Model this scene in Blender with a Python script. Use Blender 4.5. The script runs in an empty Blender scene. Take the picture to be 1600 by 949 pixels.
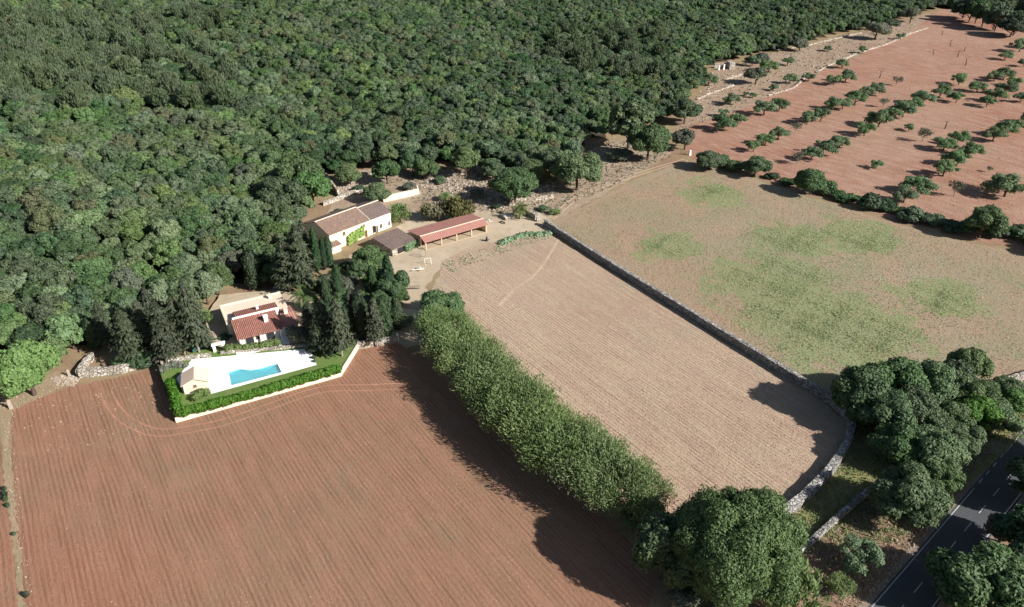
import bpy, bmesh, math, random
import numpy as np
from mathutils import Vector, Matrix
from mathutils.geometry import tessellate_polygon

# ------------------------------------------------------------------ camera, light, exposure
sc = bpy.context.scene
F, CH, PITCH = 1142.0, 84.7, math.radians(30)
SP, CP = math.sin(PITCH), math.cos(PITCH)
cam = bpy.data.objects.new('camera', bpy.data.cameras.new('camera'))
sc.collection.objects.link(cam)
cam.location = (0, 0, CH)
cam.rotation_euler = (math.pi/2 - PITCH, 0, 0)
cam.data.sensor_width = 36
cam.data.lens = 36*F/1600
cam.data.clip_end = 5000
sc.camera = cam

SUN_EL, SUN_AZ = math.radians(31), math.radians(-27)      # azimuth measured from +X towards +Y (where the sun stands)
w = bpy.data.worlds.new('World'); sc.world = w; w.use_nodes = True
nt = w.node_tree
bg = nt.nodes['Background']
sky = nt.nodes.new('ShaderNodeTexSky'); sky.sky_type = 'NISHITA'; sky.sun_disc = False
sky.sun_elevation = SUN_EL; sky.sun_rotation = math.pi/2 - SUN_AZ
nt.links.new(sky.outputs[0], bg.inputs[0]); bg.inputs[1].default_value = 0.05
sd = bpy.data.lights.new('sun', 'SUN'); sd.energy = 5.0; sd.angle = math.radians(0.5); sd.color = (1, .972, .935)
so = bpy.data.objects.new('sun', sd); sc.collection.objects.link(so)
sv = Vector((math.cos(SUN_EL)*math.cos(SUN_AZ), math.cos(SUN_EL)*math.sin(SUN_AZ), math.sin(SUN_EL)))
so.rotation_euler = sv.to_track_quat('Z', 'Y').to_euler()
so.location = sv*200
sc.view_settings.view_transform = 'Standard'
sc.view_settings.look = 'None'
sc.view_settings.exposure = 0.72
sc.view_settings.gamma = 1
sc.cycles.max_bounces = 5
sc.cycles.diffuse_bounces = 2
sc.cycles.transmission_bounces = 4
sc.cycles.transparent_max_bounces = 4

# ------------------------------------------------------------------ helpers
def P(u, v, z=0.0):
    """ground point seen at photo pixel (u, v), on the level z"""
    a = (u-800)/F; b = (v-474.5)/F
    t = (CH-z)/(SP+b*CP)
    return (a*t, (CP-b*SP)*t)
def depth(x, y, z=0): return y*CP+(CH-z)*SP

def link(o, parent=None):
    sc.collection.objects.link(o)
    if parent is not None: o.parent = parent
    return o
def mesh(name, verts, faces, mat, smooth=False, tint=None, mats=None, mi=None):
    me = bpy.data.meshes.new(name)
    if isinstance(verts, np.ndarray): verts = verts.tolist()
    if isinstance(faces, np.ndarray): faces = faces.tolist()
    me.from_pydata(verts, [], faces)
    if mats:
        for m in mats: me.materials.append(m)
        me.polygons.foreach_set('material_index', mi)
    else: me.materials.append(mat)
    if smooth: me.polygons.foreach_set('use_smooth', [True]*len(me.polygons))
    if tint is not None:
        a = me.attributes.new('tint', 'FLOAT', 'FACE'); a.data.foreach_set('value', np.asarray(tint, dtype=np.float32))
    me.update()
    return me
def obj(name, me, parent=None, loc=(0, 0, 0), rz=0):
    o = bpy.data.objects.new(name, me); link(o, parent); o.location = loc; o.rotation_euler = (0, 0, rz); return o
def tag(o, label=None, cat=None, group=None, kind=None):
    if label: o['label'] = label
    if cat: o['category'] = cat
    if group: o['group'] = group
    if kind: o['kind'] = kind
    return o
def thing(name, label, cat, loc=(0, 0, 0), rz=0, group=None):
    o = bpy.data.objects.new(name, None); link(o); o.location = loc; o.rotation_euler = (0, 0, rz)
    o.empty_display_size = .3
    return tag(o, label, cat, group)

class MB:
    """collects shapes into one mesh"""
    def __init__(s): s.v = []; s.f = []
    def add(s, vs, fs):
        n = len(s.v); s.v += [tuple(p) for p in vs]; s.f += [tuple(i+n for i in f) for f in fs]; return s
    def box(s, x0, x1, y0, y1, z0, z1):
        return s.add([(x0, y0, z0), (x1, y0, z0), (x1, y1, z0), (x0, y1, z0), (x0, y0, z1), (x1, y0, z1), (x1, y1, z1), (x0, y1, z1)],
                     [(3, 2, 1, 0), (4, 5, 6, 7), (0, 1, 5, 4), (1, 2, 6, 5), (2, 3, 7, 6), (3, 0, 4, 7)])
    def slab(s, quad, th):
        """quad of 3D points (ccw from above) thickened downwards"""
        n = len(quad)
        v = list(quad)+[(a, b, c-th) for a, b, c in quad]
        return s.add(v, [tuple(range(n)), tuple(range(2*n-1, n-1, -1))]+[(i, i+n, (i+1) % n+n, (i+1) % n) for i in range(n)])
    def tube(s, pts, rs, k=8, cap=True):
        pts = [Vector(p) for p in pts]; n0 = len(s.v); rings = []
        for i, p in enumerate(pts):
            d = (pts[min(i+1, len(pts)-1)]-pts[max(i-1, 0)]).normalized()
            a = d.orthogonal().normalized(); b = d.cross(a)
            if i: 
                a = (la - d*la.dot(d)).normalized(); b = d.cross(a)
            la = a
            rings.append([p+(a*math.cos(2*math.pi*j/k)+b*math.sin(2*math.pi*j/k))*rs[i] for j in range(k)])
        vs = [q for r in rings for q in r]; fs = []
        for i in range(len(pts)-1):
            for j in range(k):
                fs.append((i*k+j, i*k+(j+1) % k, (i+1)*k+(j+1) % k, (i+1)*k+j))
        if cap: fs += [tuple(range(k-1, -1, -1)), tuple(range((len(pts)-1)*k, len(pts)*k))]
        return s.add(vs, fs)
    def bar(s, a, b, r=.04): return s.tube([a, b], [r, r], 4)
    def build(s, name, mat, parent=None, smooth=False, loc=(0, 0, 0), rz=0):
        return obj(name, mesh(name, s.v, s.f, mat, smooth), parent, loc, rz)

# ------------------------------------------------------------------ materials
class NT:
    def __init__(s, name):
        s.m = bpy.data.materials.new(name); s.m.use_nodes = True; s.t = s.m.node_tree; s.b = s.t.nodes['Principled BSDF']
        s.b.inputs['Roughness'].default_value = .9; s.b.inputs['Specular IOR Level'].default_value = .15
    def n(s, typ, **kw):
        nd = s.t.nodes.new(typ)
        for k, v in kw.items(): setattr(nd, k, v)
        return nd
    def l(s, a, b): s.t.links.new(a, b)
    def coord(s, rot=0, scale=(1, 1, 1), kind='Object'):
        tc = s.n('ShaderNodeTexCoord'); mp = s.n('ShaderNodeMapping')
        r2 = s.n('ShaderNodeMapping'); s.l(tc.outputs[kind], r2.inputs[0]); r2.inputs['Rotation'].default_value = (0, 0, rot)
        s.l(r2.outputs[0], mp.inputs[0]); mp.inputs['Scale'].default_value = scale
        return mp.outputs[0]
    def noise(s, co, scale, detail=4, rough=.55, dist=0):
        nd = s.n('ShaderNodeTexNoise'); s.l(co, nd.inputs['Vector'])
        nd.inputs['Scale'].default_value = scale; nd.inputs['Detail'].default_value = detail
        nd.inputs['Roughness'].default_value = rough; nd.inputs['Distortion'].default_value = dist
        return nd.outputs['Fac']
    def ramp(s, fac, stops):
        nd = s.n('ShaderNodeValToRGB'); s.l(fac, nd.inputs[0]); e = nd.color_ramp.elements
        while len(e) > 1: e.remove(e[-1])
        for i, (p, c) in enumerate(stops):
            el = e[0] if i == 0 else e.new(p)
            el.position = p
            el.color = (c, c, c, 1) if isinstance(c, (int, float)) else (*c, 1)
        return nd.outputs[0]
    def mix(s, fac, a, b, mode='MIX'):
        nd = s.n('ShaderNodeMix', data_type='RGBA', blend_type=mode)
        for k, val in ((0, fac), (6, a), (7, b)):
            if hasattr(val, 'is_output'): s.l(val, nd.inputs[k])
            elif isinstance(val, (int, float)): nd.inputs[k].default_value = val
            else: nd.inputs[k].default_value = (*val, 1)
        return nd.outputs[2]
    def math(s, op, a, b=0, c=None):
        nd = s.n('ShaderNodeMath', operation=op)
        for k, val in ((0, a), (1, b), (2, c)):
            if val is None: continue
            if hasattr(val, 'is_output'): s.l(val, nd.inputs[k])
            else: nd.inputs[k].default_value = val
        return nd.outputs[0]
    def sep(s, co):
        nd = s.n('ShaderNodeSeparateXYZ'); s.l(co, nd.inputs[0]); return nd.outputs
    def bump(s, h, dist=.1, strength=1.0):
        nd = s.n('ShaderNodeBump'); s.l(h, nd.inputs['Height']); nd.inputs['Distance'].default_value = dist; nd.inputs['Strength'].default_value = strength
        s.l(nd.outputs[0], s.b.inputs['Normal'])
    def col(s, c): 
        if hasattr(c, 'is_output'): s.l(c, s.b.inputs['Base Color'])
        else: s.b.inputs['Base Color'].default_value = (*c, 1)
        return s

ROW = math.radians(54.9)       # rotates world so that furrows run along +X'

def mat_soil(name, c1, c2, c3, furrow, fw, fcol, speck=None, patch=.02, green=None, bumpd=.10, wob=1.2, rvs=.3, dash=0):
    """ploughed or stubble soil: patches of tone, furrows, clods, pale specks"""
    t = NT(name)
    co = t.coord(ROW); big = t.noise(co, patch, 5, .6, .6); mid = t.noise(t.coord(ROW, (.35, 1, 1)), .35, 5, .65)
    c = t.mix(t.ramp(big, [(.38, 0), (.62, 1)]), c1, c2)
    c = t.mix(t.ramp(mid, [(.42, 0), (.68, .75)]), c, c3)
    if green:
        g = t.math('MULTIPLY', t.ramp(t.noise(co, .06, 6, .7), [(.52, 0), (.66, 1)]), t.ramp(t.noise(co, 1.6, 3), [(.42, 0), (.6, .75)]))
        c = t.mix(g, c, green)
    xyz = t.sep(co)
    wobble = t.math('MULTIPLY', t.noise(t.coord(ROW, (.05, .05, 1)), 1.0, 2), wob*2)
    ph = t.math('ADD', xyz[1], wobble)
    sn = t.math('SINE', t.math('MULTIPLY', ph, 2*math.pi/furrow))
    fine = t.noise(t.coord(ROW, (.6, 1.5, 1)), 2.4, 5, .7)
    brk = t.ramp(t.noise(t.coord(ROW, (.1, .8, 1)), .9, 3), [(.38, .15), (.62, 1)])
    fr = t.math('MULTIPLY', t.math('MULTIPLY_ADD', sn, .5, .5), brk)
    rv = t.ramp(t.noise(t.coord(ROW, (.018, 1.9, 1)), 1.0, 2, .6), [(.40, .0), (.62, rvs)])
    c = t.mix(rv, c, tuple(min(1, k*1.35) for k in c3))
    sp2 = t.ramp(t.noise(t.coord(ROW, (.7, 1, 1)), 5.5, 2, .6), [(.55, 0), (.7, .55)])
    c = t.mix(sp2, c, tuple(k*.55 for k in c1))
    c = t.mix(t.math('MULTIPLY', fr, fw), c, fcol, 'MULTIPLY')
    c = t.mix(t.ramp(fine, [(.3, .55), (.48, 0)]), c, tuple(k*.45 for k in c1))
    if dash:
        dn = t.noise(t.coord(ROW, (.28, 1.6, 1)), 2.2, 3, .6)
        c = t.mix(t.ramp(dn, [(.36, dash), (.46, 0)]), c, tuple(k*.42 for k in c1))
        dl = t.noise(t.coord(ROW+.15, (.3, 1.6, 1)), 2.5, 3, .6)
        c = t.mix(t.ramp(dl, [(.55, 0), (.66, dash)]), c, tuple(min(1, k*1.3) for k in c3))
    if speck:
        s1 = t.ramp(t.noise(co, 3.3, 2, .5), [(.66, 0), (.72, 1)])
        s1 = t.math('MULTIPLY', s1, t.ramp(t.noise(co, .11, 4, .7), [(.42, .12), (.65, 1)]))
        c = t.mix(s1, c, speck)
    t.col(c)
    h = t.math('ADD', t.math('MULTIPLY', fine, 1.3), t.math('MULTIPLY', fr, -.55))
    t.bump(h, bumpd)
    return t
M = {}
M['red'] = mat_soil('red_soil', (.300, .142, .088), (.250, .152, .094), (.345, .180, .118), .72, .34, (.48, .43, .40), speck=(.55, .40, .28), green=(.235, .19, .115), wob=.5, rvs=.15).m
M['stubble'] = mat_soil('stubble_soil', (.37, .245, .175), (.43, .305, .225), (.45, .35, .235), .72, .20, (.62, .54, .48), speck=(.62, .48, .32), green=(.29, .27, .21), bumpd=.14, wob=.5, rvs=.28, dash=.28).m
M['orchard'] = mat_soil('orchard_soil', (.30, .137, .088), (.35, .205, .14), (.44, .30, .22), 1.6, .06, (.7, .6, .55), speck=(.55, .42, .33), patch=.012, green=(.24, .18, .12), bumpd=.15, rvs=.0).m

MPATCH = [(*P(1270, 500), 26), (*P(1215, 440), 22), (*P(1350, 520), 18), (*P(1345, 375), 17), (*P(1240, 375), 17), (*P(1110, 300), 13), (*P(1040, 385), 12), (*P(1470, 470), 13)]
def mat_meadow():
    t = NT('meadow_grass'); co = t.coord()
    a = t.noise(co, .018, 5, .6, .5); b = t.noise(t.coord(0, (1, .5, 1)), .12, 6, .7); f = t.noise(co, 1.7, 5, .75)
    c = t.mix(t.ramp(a, [(.36, 0), (.6, 1)]), (.335, .225, .155), (.31, .26, .175))
    c = t.mix(t.ramp(b, [(.44, 0), (.58, .9)]), c, (.345, .25, .165))
    xy = t.sep(co); mk = None; wn = t.noise(t.coord(0, (1, .8, 1)), .07, 5, .7)
    for cx, cy, r in MPATCH:
        dx = t.math('SUBTRACT', xy[0], cx); dy = t.math('SUBTRACT', xy[1], cy)
        dd = t.math('SQRT', t.math('ADD', t.math('MULTIPLY', dx, dx), t.math('MULTIPLY', dy, dy)))
        dd = t.math('ADD', dd, t.math('MULTIPLY_ADD', wn, 46, -23))
        q = t.math('MAXIMUM', t.math('SUBTRACT', 1, t.math('DIVIDE', dd, r)), 0)
        mk = q if mk is None else t.math('MAXIMUM', mk, q)
    g2 = t.math('MULTIPLY', t.ramp(t.math('ADD', mk, t.math('MULTIPLY', t.noise(t.coord(0, (1, .7, 1)), .16, 6, .75), 1.25)), [(.84, 0), (1.12, .8)]), t.ramp(t.noise(co, 1.1, 4, .7), [(.3, .3), (.6, 1)]))
    c = t.mix(g2, c, (.19, .27, .105))
    g = t.math('MULTIPLY', t.ramp(t.noise(co, .045, 4, .6, .8), [(.44, 0), (.62, 1)]), t.ramp(t.noise(co, .7, 5, .7), [(.34, 0), (.62, .85)]))
    c = t.mix(g, c, (.22, .235, .13))
    c = t.mix(t.ramp(f, [(.3, .5), (.47, 0)]), c, (.13, .09, .05))
    t.col(c); t.bump(f, .22); return t.m
M['meadow'] = mat_meadow()
def mat_ground(name, c1, c2, c3, sc1=.06, dark=(.08, .06, .04), bd=.15, fs=1.5):
    t = NT(name); co = t.coord()
    a = t.noise(co, sc1, 6, .65, .4); f = t.noise(co, fs, 6, .75); g = t.noise(co, .4, 4, .6)
    c = t.mix(t.ramp(a, [(.36, 0), (.62, 1)]), c1, c2)
    c = t.mix(t.ramp(g, [(.5, 0), (.7, .8)]), c, c3)
    c = t.mix(t.ramp(f, [(.3, .7), (.46, 0)]), c, dark)
    t.col(c); t.bump(f, bd); return t.m
M['ground'] = mat_ground('dry_ground', (.27, .17, .11), (.30, .235, .13), (.20, .17, .09))
M['litter'] = mat_ground('forest_litter', (.05, .042, .028), (.07, .055, .035), (.04, .05, .025))
M['yard'] = mat_ground('farmyard_dirt', (.40, .315, .215), (.49, .395, .285), (.36, .30, .20), .05, (.30, .22, .15), .03)
M['rocky'] = mat_ground('rocky_ground', (.30, .21, .145), (.36, .28, .195), (.45, .37, .285), .08, (.18, .13, .09), .3, .9)
M['terrace'] = mat_ground('terrace_ground', (.30, .19, .13), (.33, .25, .17), (.42, .33, .25), .05, (.13, .09, .06), .3, .9)
M['dirt'] = mat_ground('brown_dirt', (.24, .15, .10), (.30, .20, .14), (.20, .16, .08), .09, (.07, .05, .03), .2)
M['verge'] = mat_ground('verge_grass', (.17, .17, .06), (.30, .25, .13), (.36, .26, .17), .09, (.05, .06, .02), .2)
M['strip'] = mat_ground('dry_grass_strip', (.34, .24, .155), (.28, .23, .135), (.38, .27, .18), .12, (.2, .13, .08), .15)
M['lawn'] = mat_ground('lawn', (.11, .18, .045), (.14, .20, .055), (.18, .20, .08), .3, (.05, .09, .02), .05)
M['shoulder'] = mat_ground('gravel_shoulder', (.22, .17, .13), (.28, .22, .17), (.33, .29, .25), .1, (.1, .08, .06), .04)

def mat_leaf(name, cols, trans=.25, sp=.25, osc=.55, var=1.0, rare=None):
    """cols: dark, mid, light; each tree draws its own tone, each leaf clump its own shift"""
    t = NT(name)
    oi = t.n('ShaderNodeObjectInfo'); at = t.n('ShaderNodeAttribute', attribute_name='tint')
    tc = t.n('ShaderNodeTexCoord'); co = t.n('ShaderNodeVectorMath', operation='ADD')
    t.l(tc.outputs['Object'], co.inputs[0])
    sc_ = t.math('MULTIPLY', oi.outputs['Random'], 57.0); cmb = t.n('ShaderNodeCombineXYZ'); t.l(sc_, cmb.inputs[0]); t.l(cmb.outputs[0], co.inputs[1])
    nz = t.noise(co.outputs[0], osc, 3, .6)
    v = t.math('ADD', t.math('MULTIPLY_ADD', oi.outputs['Random'], .55*var, .275*(1-var)), t.math('MULTIPLY', nz, .55))
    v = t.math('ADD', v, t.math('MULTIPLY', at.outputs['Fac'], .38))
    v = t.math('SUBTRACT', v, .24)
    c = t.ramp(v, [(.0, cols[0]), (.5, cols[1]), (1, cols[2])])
    hs = t.n('ShaderNodeHueSaturation'); t.l(c, hs.inputs['Color'])
    r2 = t.math('FRACT', t.math('MULTIPLY', oi.outputs['Random'], 13.7))
    t.l(t.math('MULTIPLY_ADD', r2, .05*var, .5-.025*var), hs.inputs['Hue'])
    r3 = t.math('FRACT', t.math('MULTIPLY', oi.outputs['Random'], 31.3))
    t.l(t.math('MULTIPLY_ADD', r3, .45*var, .94-.22*var), hs.inputs['Saturation'])
    r4 = t.math('FRACT', t.math('MULTIPLY', oi.outputs['Random'], 71.9))
    t.l(t.math('MULTIPLY_ADD', r4, .5*var, 1.03-.25*var), hs.inputs['Value'])
    fin = hs.outputs[0]
    if rare:
        r5 = t.math('FRACT', t.math('MULTIPLY', oi.outputs['Random'], 117.3)); fin = t.mix(t.ramp(r5, [(.90, 0), (.93, .55)]), fin, rare)
        r6 = t.math('FRACT', t.math('MULTIPLY', oi.outputs['Random'], 231.7)); fin = t.mix(t.ramp(r6, [(.93, 0), (.95, .5)]), fin, (.13, .14, .11))
    t.col(fin); t.b.inputs['Roughness'].default_value = .55; t.b.inputs['Specular IOR Level'].default_value = sp
    tr = t.n('ShaderNodeBsdfTranslucent'); t.l(fin, tr.inputs[0])
    mx = t.n('ShaderNodeMixShader'); mx.inputs[0].default_value = trans
    out = [n for n in t.t.nodes if n.type == 'OUTPUT_MATERIAL'][0]
    t.l(t.b.outputs[0], mx.inputs[1]); t.l(tr.outputs[0], mx.inputs[2]); t.l(mx.outputs[0], out.inputs['Surface'])
    return t.m
M['oak'] = mat_leaf('oak_leaves', ((.042, .074, .030), (.104, .160, .064), (.190, .250, .112)), .28, var=.9, rare=(.13, .12, .06))
M['oakdark'] = mat_leaf('dark_oak_leaves', ((.028, .054, .024), (.068, .118, .050), (.126, .182, .084)), .28, var=.9)
M['bright'] = mat_leaf('bright_leaves', ((.05, .11, .02), (.11, .22, .045), (.19, .32, .08)), .3, var=.35)
M['bigleaf'] = mat_leaf('broad_tree_leaves', ((.032, .064, .020), (.098, .160, .052), (.23, .32, .12)), .3, osc=.30, var=.0)
M['wood_leaf'] = mat_leaf('roadside_leaves', ((.040, .076, .030), (.100, .158, .064), (.19, .245, .115)), .28, var=.6)
M['almond'] = mat_leaf('almond_leaves', ((.08, .14, .06), (.145, .225, .10), (.23, .31, .155)), .4, var=.6)
M['olive'] = mat_leaf('olive_leaves', ((.07, .085, .055), (.12, .14, .09), (.20, .21, .14)))
M['avenue'] = mat_leaf('avenue_leaves', ((.115, .175, .062), (.215, .290, .108), (.37, .41, .19)), .4, var=.35)
M['pine'] = mat_leaf('pine_needles', ((.05, .072, .034), (.090, .125, .060), (.15, .185, .10)), .2, var=.5)
M['cypress'] = mat_leaf('cypress_leaves', ((.014, .032, .013), (.028, .055, .022), (.06, .085, .04)), .1)
M['conifer'] = mat_leaf('conifer_needles', ((.020, .030, .015), (.042, .055, .028), (.085, .095, .05)), .12, var=.4)
M['palm'] = mat_leaf('palm_leaves', ((.06, .085, .03), (.10, .135, .05), (.17, .19, .09)), .2)
M['hedge'] = mat_leaf('hedge_leaves', ((.07, .14, .025), (.13, .23, .045), (.20, .31, .08)), .3)
M['vine'] = mat_leaf('vine_leaves', ((.12, .26, .02), (.18, .36, .04), (.25, .42, .07)), .3)
M['rust'] = mat_leaf('bronze_leaves', ((.07, .075, .03), (.125, .125, .055), (.20, .19, .095)), .25)
M['ivy'] = mat_leaf('ivy_leaves', ((.12, .19, .10), (.18, .26, .15), (.28, .34, .22)), .2)
M['grass'] = mat_leaf('grass_blades', ((.16, .23, .09), (.23, .31, .13), (.34, .40, .20)), .45)
M['straw'] = mat_leaf('straw_blades', ((.36, .26, .185), (.46, .345, .25), (.58, .45, .33)), .35)

def mat_plain(name, c, r=.8, var=.12, scale=1.5, bd=0, spec=.2, metal=0):
    t = NT(name); co = t.coord(); f = t.noise(co, scale, 5, .65); g = t.noise(co, .25, 3)
    k = t.mix(t.ramp(f, [(.3, 1), (.6, 0)]), c, tuple(x*(1-var) for x in c))
    k = t.mix(t.ramp(g, [(.45, 0), (.7, .6)]), k, tuple(x*(1-var) for x in c))
    t.col(k); t.b.inputs['Roughness'].default_value = r; t.b.inputs['Specular IOR Level'].default_value = spec; t.b.inputs['Metallic'].default_value = metal
    if bd: t.bump(f, bd)
    return t.m
M['bark'] = mat_plain('bark', (.10, .075, .055), var=.5, scale=6, bd=.05)
M['palebark'] = mat_plain('pale_bark', (.30, .25, .21), var=.4, scale=6, bd=.05)
M['cream'] = mat_plain('cream_render', (.74, .64, .47), var=.10)
M['yellow'] = mat_plain('ochre_render', (.80, .62, .36), var=.12)
M['white'] = mat_plain('white_render', (.86, .82, .75), var=.05)
M['patio'] = mat_plain('white_paving', (.92, .90, .86), var=.035, scale=1)
M['pinkflat'] = mat_plain('pale_pink_roof_paving', (.78, .60, .46), var=.10)
M['coping'] = mat_plain('cream_coping', (.72, .62, .48), var=.15, scale=2)
M['asphalt'] = mat_plain('asphalt', (.088, .090, .096), r=.8, var=.25, scale=3)
M['paint'] = mat_plain('road_paint', (.60, .60, .58), var=.4, scale=4)
M['wood'] = mat_plain('dark_wood', (.16, .09, .05), var=.3)
M['post'] = mat_plain('pale_timber', (.62, .48, .33), var=.2)
M['glass'] = mat_plain('dark_glass', (.035, .04, .045), r=.2, spec=.5, var=.1)
M['metal'] = mat_plain('grey_metal', (.30, .29, .28), r=.5, var=.2, metal=.3)
M['black'] = mat_plain('dark_iron_and_shade', (.03, .028, .028), r=.5, var=.2)
M['green_tank'] = mat_plain('green_paint', (.06, .16, .12), var=.2)
M['pooltile'] = mat_plain('pool_lining', (.30, .80, .86), r=.4, var=.06, scale=3)
M['clod'] = mat_plain('tan_stone', (.50, .37, .28), var=.35, scale=2)
M['rockpale'] = mat_plain('pale_rock', (.47, .39, .315), var=.35, scale=2, bd=.05)
def mat_water():
    t = NT('pool_water'); co = t.coord(); f = t.noise(co, 2.2, 3); t.bump(f, .02)
    t.col((.42, .86, .92)); t.b.inputs['Roughness'].default_value = .06; t.b.inputs['Specular IOR Level'].default_value = .5
    t.b.inputs['Transmission Weight'].default_value = .8; t.b.inputs['IOR'].default_value = 1.33
    return t.m
M['water'] = mat_water()
def mat_stone(name, c1, c2, c3, s=1.6):
    t = NT(name); co = t.coord(0, (1, 1, 1.5))
    v = t.n('ShaderNodeTexVoronoi', feature='F1'); t.l(co, v.inputs['Vector']); v.inputs['Scale'].default_value = s
    ve = t.n('ShaderNodeTexVoronoi', feature='DISTANCE_TO_EDGE'); t.l(co, ve.inputs['Vector']); ve.inputs['Scale'].default_value = s
    g = t.n('ShaderNodeRGBToBW'); t.l(v.outputs['Color'], g.inputs[0])
    c = t.ramp(g.outputs[0], [(.2, c1), (.5, c2), (.8, c3)])
    c = t.mix(t.ramp(ve.outputs['Distance'], [(.02, .85), (.09, 0)]), c, (.05, .045, .04))
    c = t.mix(t.ramp(t.noise(co, .6, 5, .7), [(.48, 0), (.66, .6)]), c, tuple(x*.5 for x in c1))
    t.col(c); t.bump(t.ramp(ve.outputs['Distance'], [(0, 0), (.15, 1)]), .12); return t.m
M['stone'] = mat_stone('dry_stone', (.24, .225, .21), (.36, .34, .31), (.50, .47, .43))
M['palestone'] = mat_stone('pale_dry_stone', (.36, .31, .25), (.52, .46, .38), (.66, .60, .52))
M['rubble'] = mat_stone('rubble_stone', (.38, .30, .22), (.52, .44, .35), (.64, .57, .48), 1.1)
def mat_tile(name, c1, c2, c3, period=.32, rot=0, pale=(.55, .42, .33)):
    """clay roof: pantile rows run down the slope (local Y), blotches of lichen and newer tiles"""
    t = NT(name); co = t.coord(rot); x = t.sep(co)
    s = t.math('SINE', t.math('MULTIPLY', x[0], 2*math.pi/period))
    s2 = t.math('FRACT', t.math('MULTIPLY', x[1], 1/.42))
    f = t.noise(t.coord(rot, (3.2, 2.4, 1)), 1.0, 3, .7); g = t.noise(co, .35, 4, .65); p = t.noise(t.coord(rot, (3, 2, 1)), 1.3, 1)
    c = t.mix(t.ramp(f, [(.35, 0), (.65, 1)]), c1, c2)
    c = t.mix(t.ramp(g, [(.42, 0), (.66, .8)]), c, c3)
    c = t.mix(t.ramp(p, [(.60, 0), (.66, .7)]), c, pale)
    c = t.mix(t.math('MULTIPLY', t.math('MULTIPLY_ADD', s, -.5, .5), .45), c, tuple(k*.35 for k in c1))
    t.col(c); t.bump(t.math('ADD', s, t.math('MULTIPLY', s2, .5)), .05); return t.m
M['oldtile'] = mat_tile('old_clay_tiles', (.19, .135, .115), (.27, .19, .16), (.17, .14, .125), pale=(.40, .31, .26))
M['mixtile'] = mat_tile('patched_clay_tiles', (.24, .155, .12), (.34, .225, .17), (.22, .165, .14), pale=(.62, .42, .30))
M['redtile'] = mat_tile('red_clay_tiles', (.29, .12, .09), (.37, .17, .13), (.22, .105, .085), .36, pale=(.55, .30, .22))
M['barntile'] = mat_tile('smooth_red_tiles', (.43, .205, .165), (.48, .24, .19), (.38, .19, .155), .5, pale=(.46, .22, .18))
M['paletile'] = mat_plain('pale_clay_tiles', (.78, .60, .45), var=.18, scale=4, bd=.03)

# ------------------------------------------------------------------ terrain
EDGE_PX = [(-400, 700), (-60, 636), (20, 606), (85, 580), (125, 562), (165, 556), (230, 545), (300, 532), (334, 492), (350, 470), (400, 455), (450, 440), (480, 424), (488, 372), (496, 328), (506, 300),
           (512, 278), (590, 268), (625, 272), (700, 262), (760, 276), (865, 290), (915, 268), (925, 222), (985, 214), (1045, 194), (1088, 154), (1108, 114), (1180, 90), (1250, 76), (1300, 58), (1380, 44), (1440, 22),
           (1475, 14), (1600, 33), (1720, 70), (1900, 150), (2300, 300)]
EDGE = np.array([P(*q) for q in EDGE_PX])
FOREST = np.vstack([EDGE, [(900, 1200), (0, 1400), (-900, 1200), (-900, 200)]])
def inside(pts, poly):
    x, y = pts[:, 0], pts[:, 1]; r = np.zeros(len(pts), bool); j = len(poly)-1
    for i in range(len(poly)):
        xi, yi = poly[i]; xj, yj = poly[j]
        if yi != yj:
            c = ((yi > y) != (yj > y)) & (x < (xj-xi)*(y-yi)/(yj-yi)+xi); r ^= c
        j = i
    return r
def segdist(pts, line, closed=False):
    d = np.full(len(pts), 1e9); n = len(line)
    for i in range(n if closed else n-1):
        a = line[i]; b = line[(i+1) % n]; ab = b-a
        t = np.clip(((pts-a)@ab)/max(ab@ab, 1e-9), 0, 1)
        q = a+t[:, None]*ab
        d = np.minimum(d, np.hypot(*(pts-q).T))
    return d
def height(pts):
    pts = np.atleast_2d(np.asarray(pts, float)); ins = inside(pts, FOREST)
    d = np.where(ins, segdist(pts, EDGE), 0)
    k = np.interp(pts[:, 0], [-100, 120, 320], [.105, .085, .05])
    h = k*d*d/(d+35)
    h += np.where(ins, np.clip(d/60, 0, 1)*(1.6*np.sin(pts[:, 0]*.031+1)*np.sin(pts[:, 1]*.027)+.8*np.sin(pts[:, 0]*.083+pts[:, 1]*.06)), 0)
    return h
def H1(x, y): return float(height([(x, y)])[0])

def ground():
    xs = np.arange(-900, 1000, 9.0); ys = np.arange(-60, 1300, 9.0)
    X, Y = np.meshgrid(xs, ys); pts = np.column_stack([X.ravel(), Y.ravel()]); Z = height(pts)
    v = np.column_stack([pts, Z]); nx = len(xs); ny = len(ys)
    idx = np.arange(nx*ny).reshape(ny, nx)
    f = np.column_stack([idx[:-1, :-1].ravel(), idx[:-1, 1:].ravel(), idx[1:, 1:].ravel(), idx[1:, :-1].ravel()])
    cx = v[f].mean(1)[:, :2]; forest = inside(cx, FOREST) & (segdist(cx, EDGE) > 7)
    me = mesh('ground', v, f, None, True, mats=[M['ground'], M['litter']], mi=forest.astype(int).tolist())
    tag(obj('ground', me), kind='structure')
ground()

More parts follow.
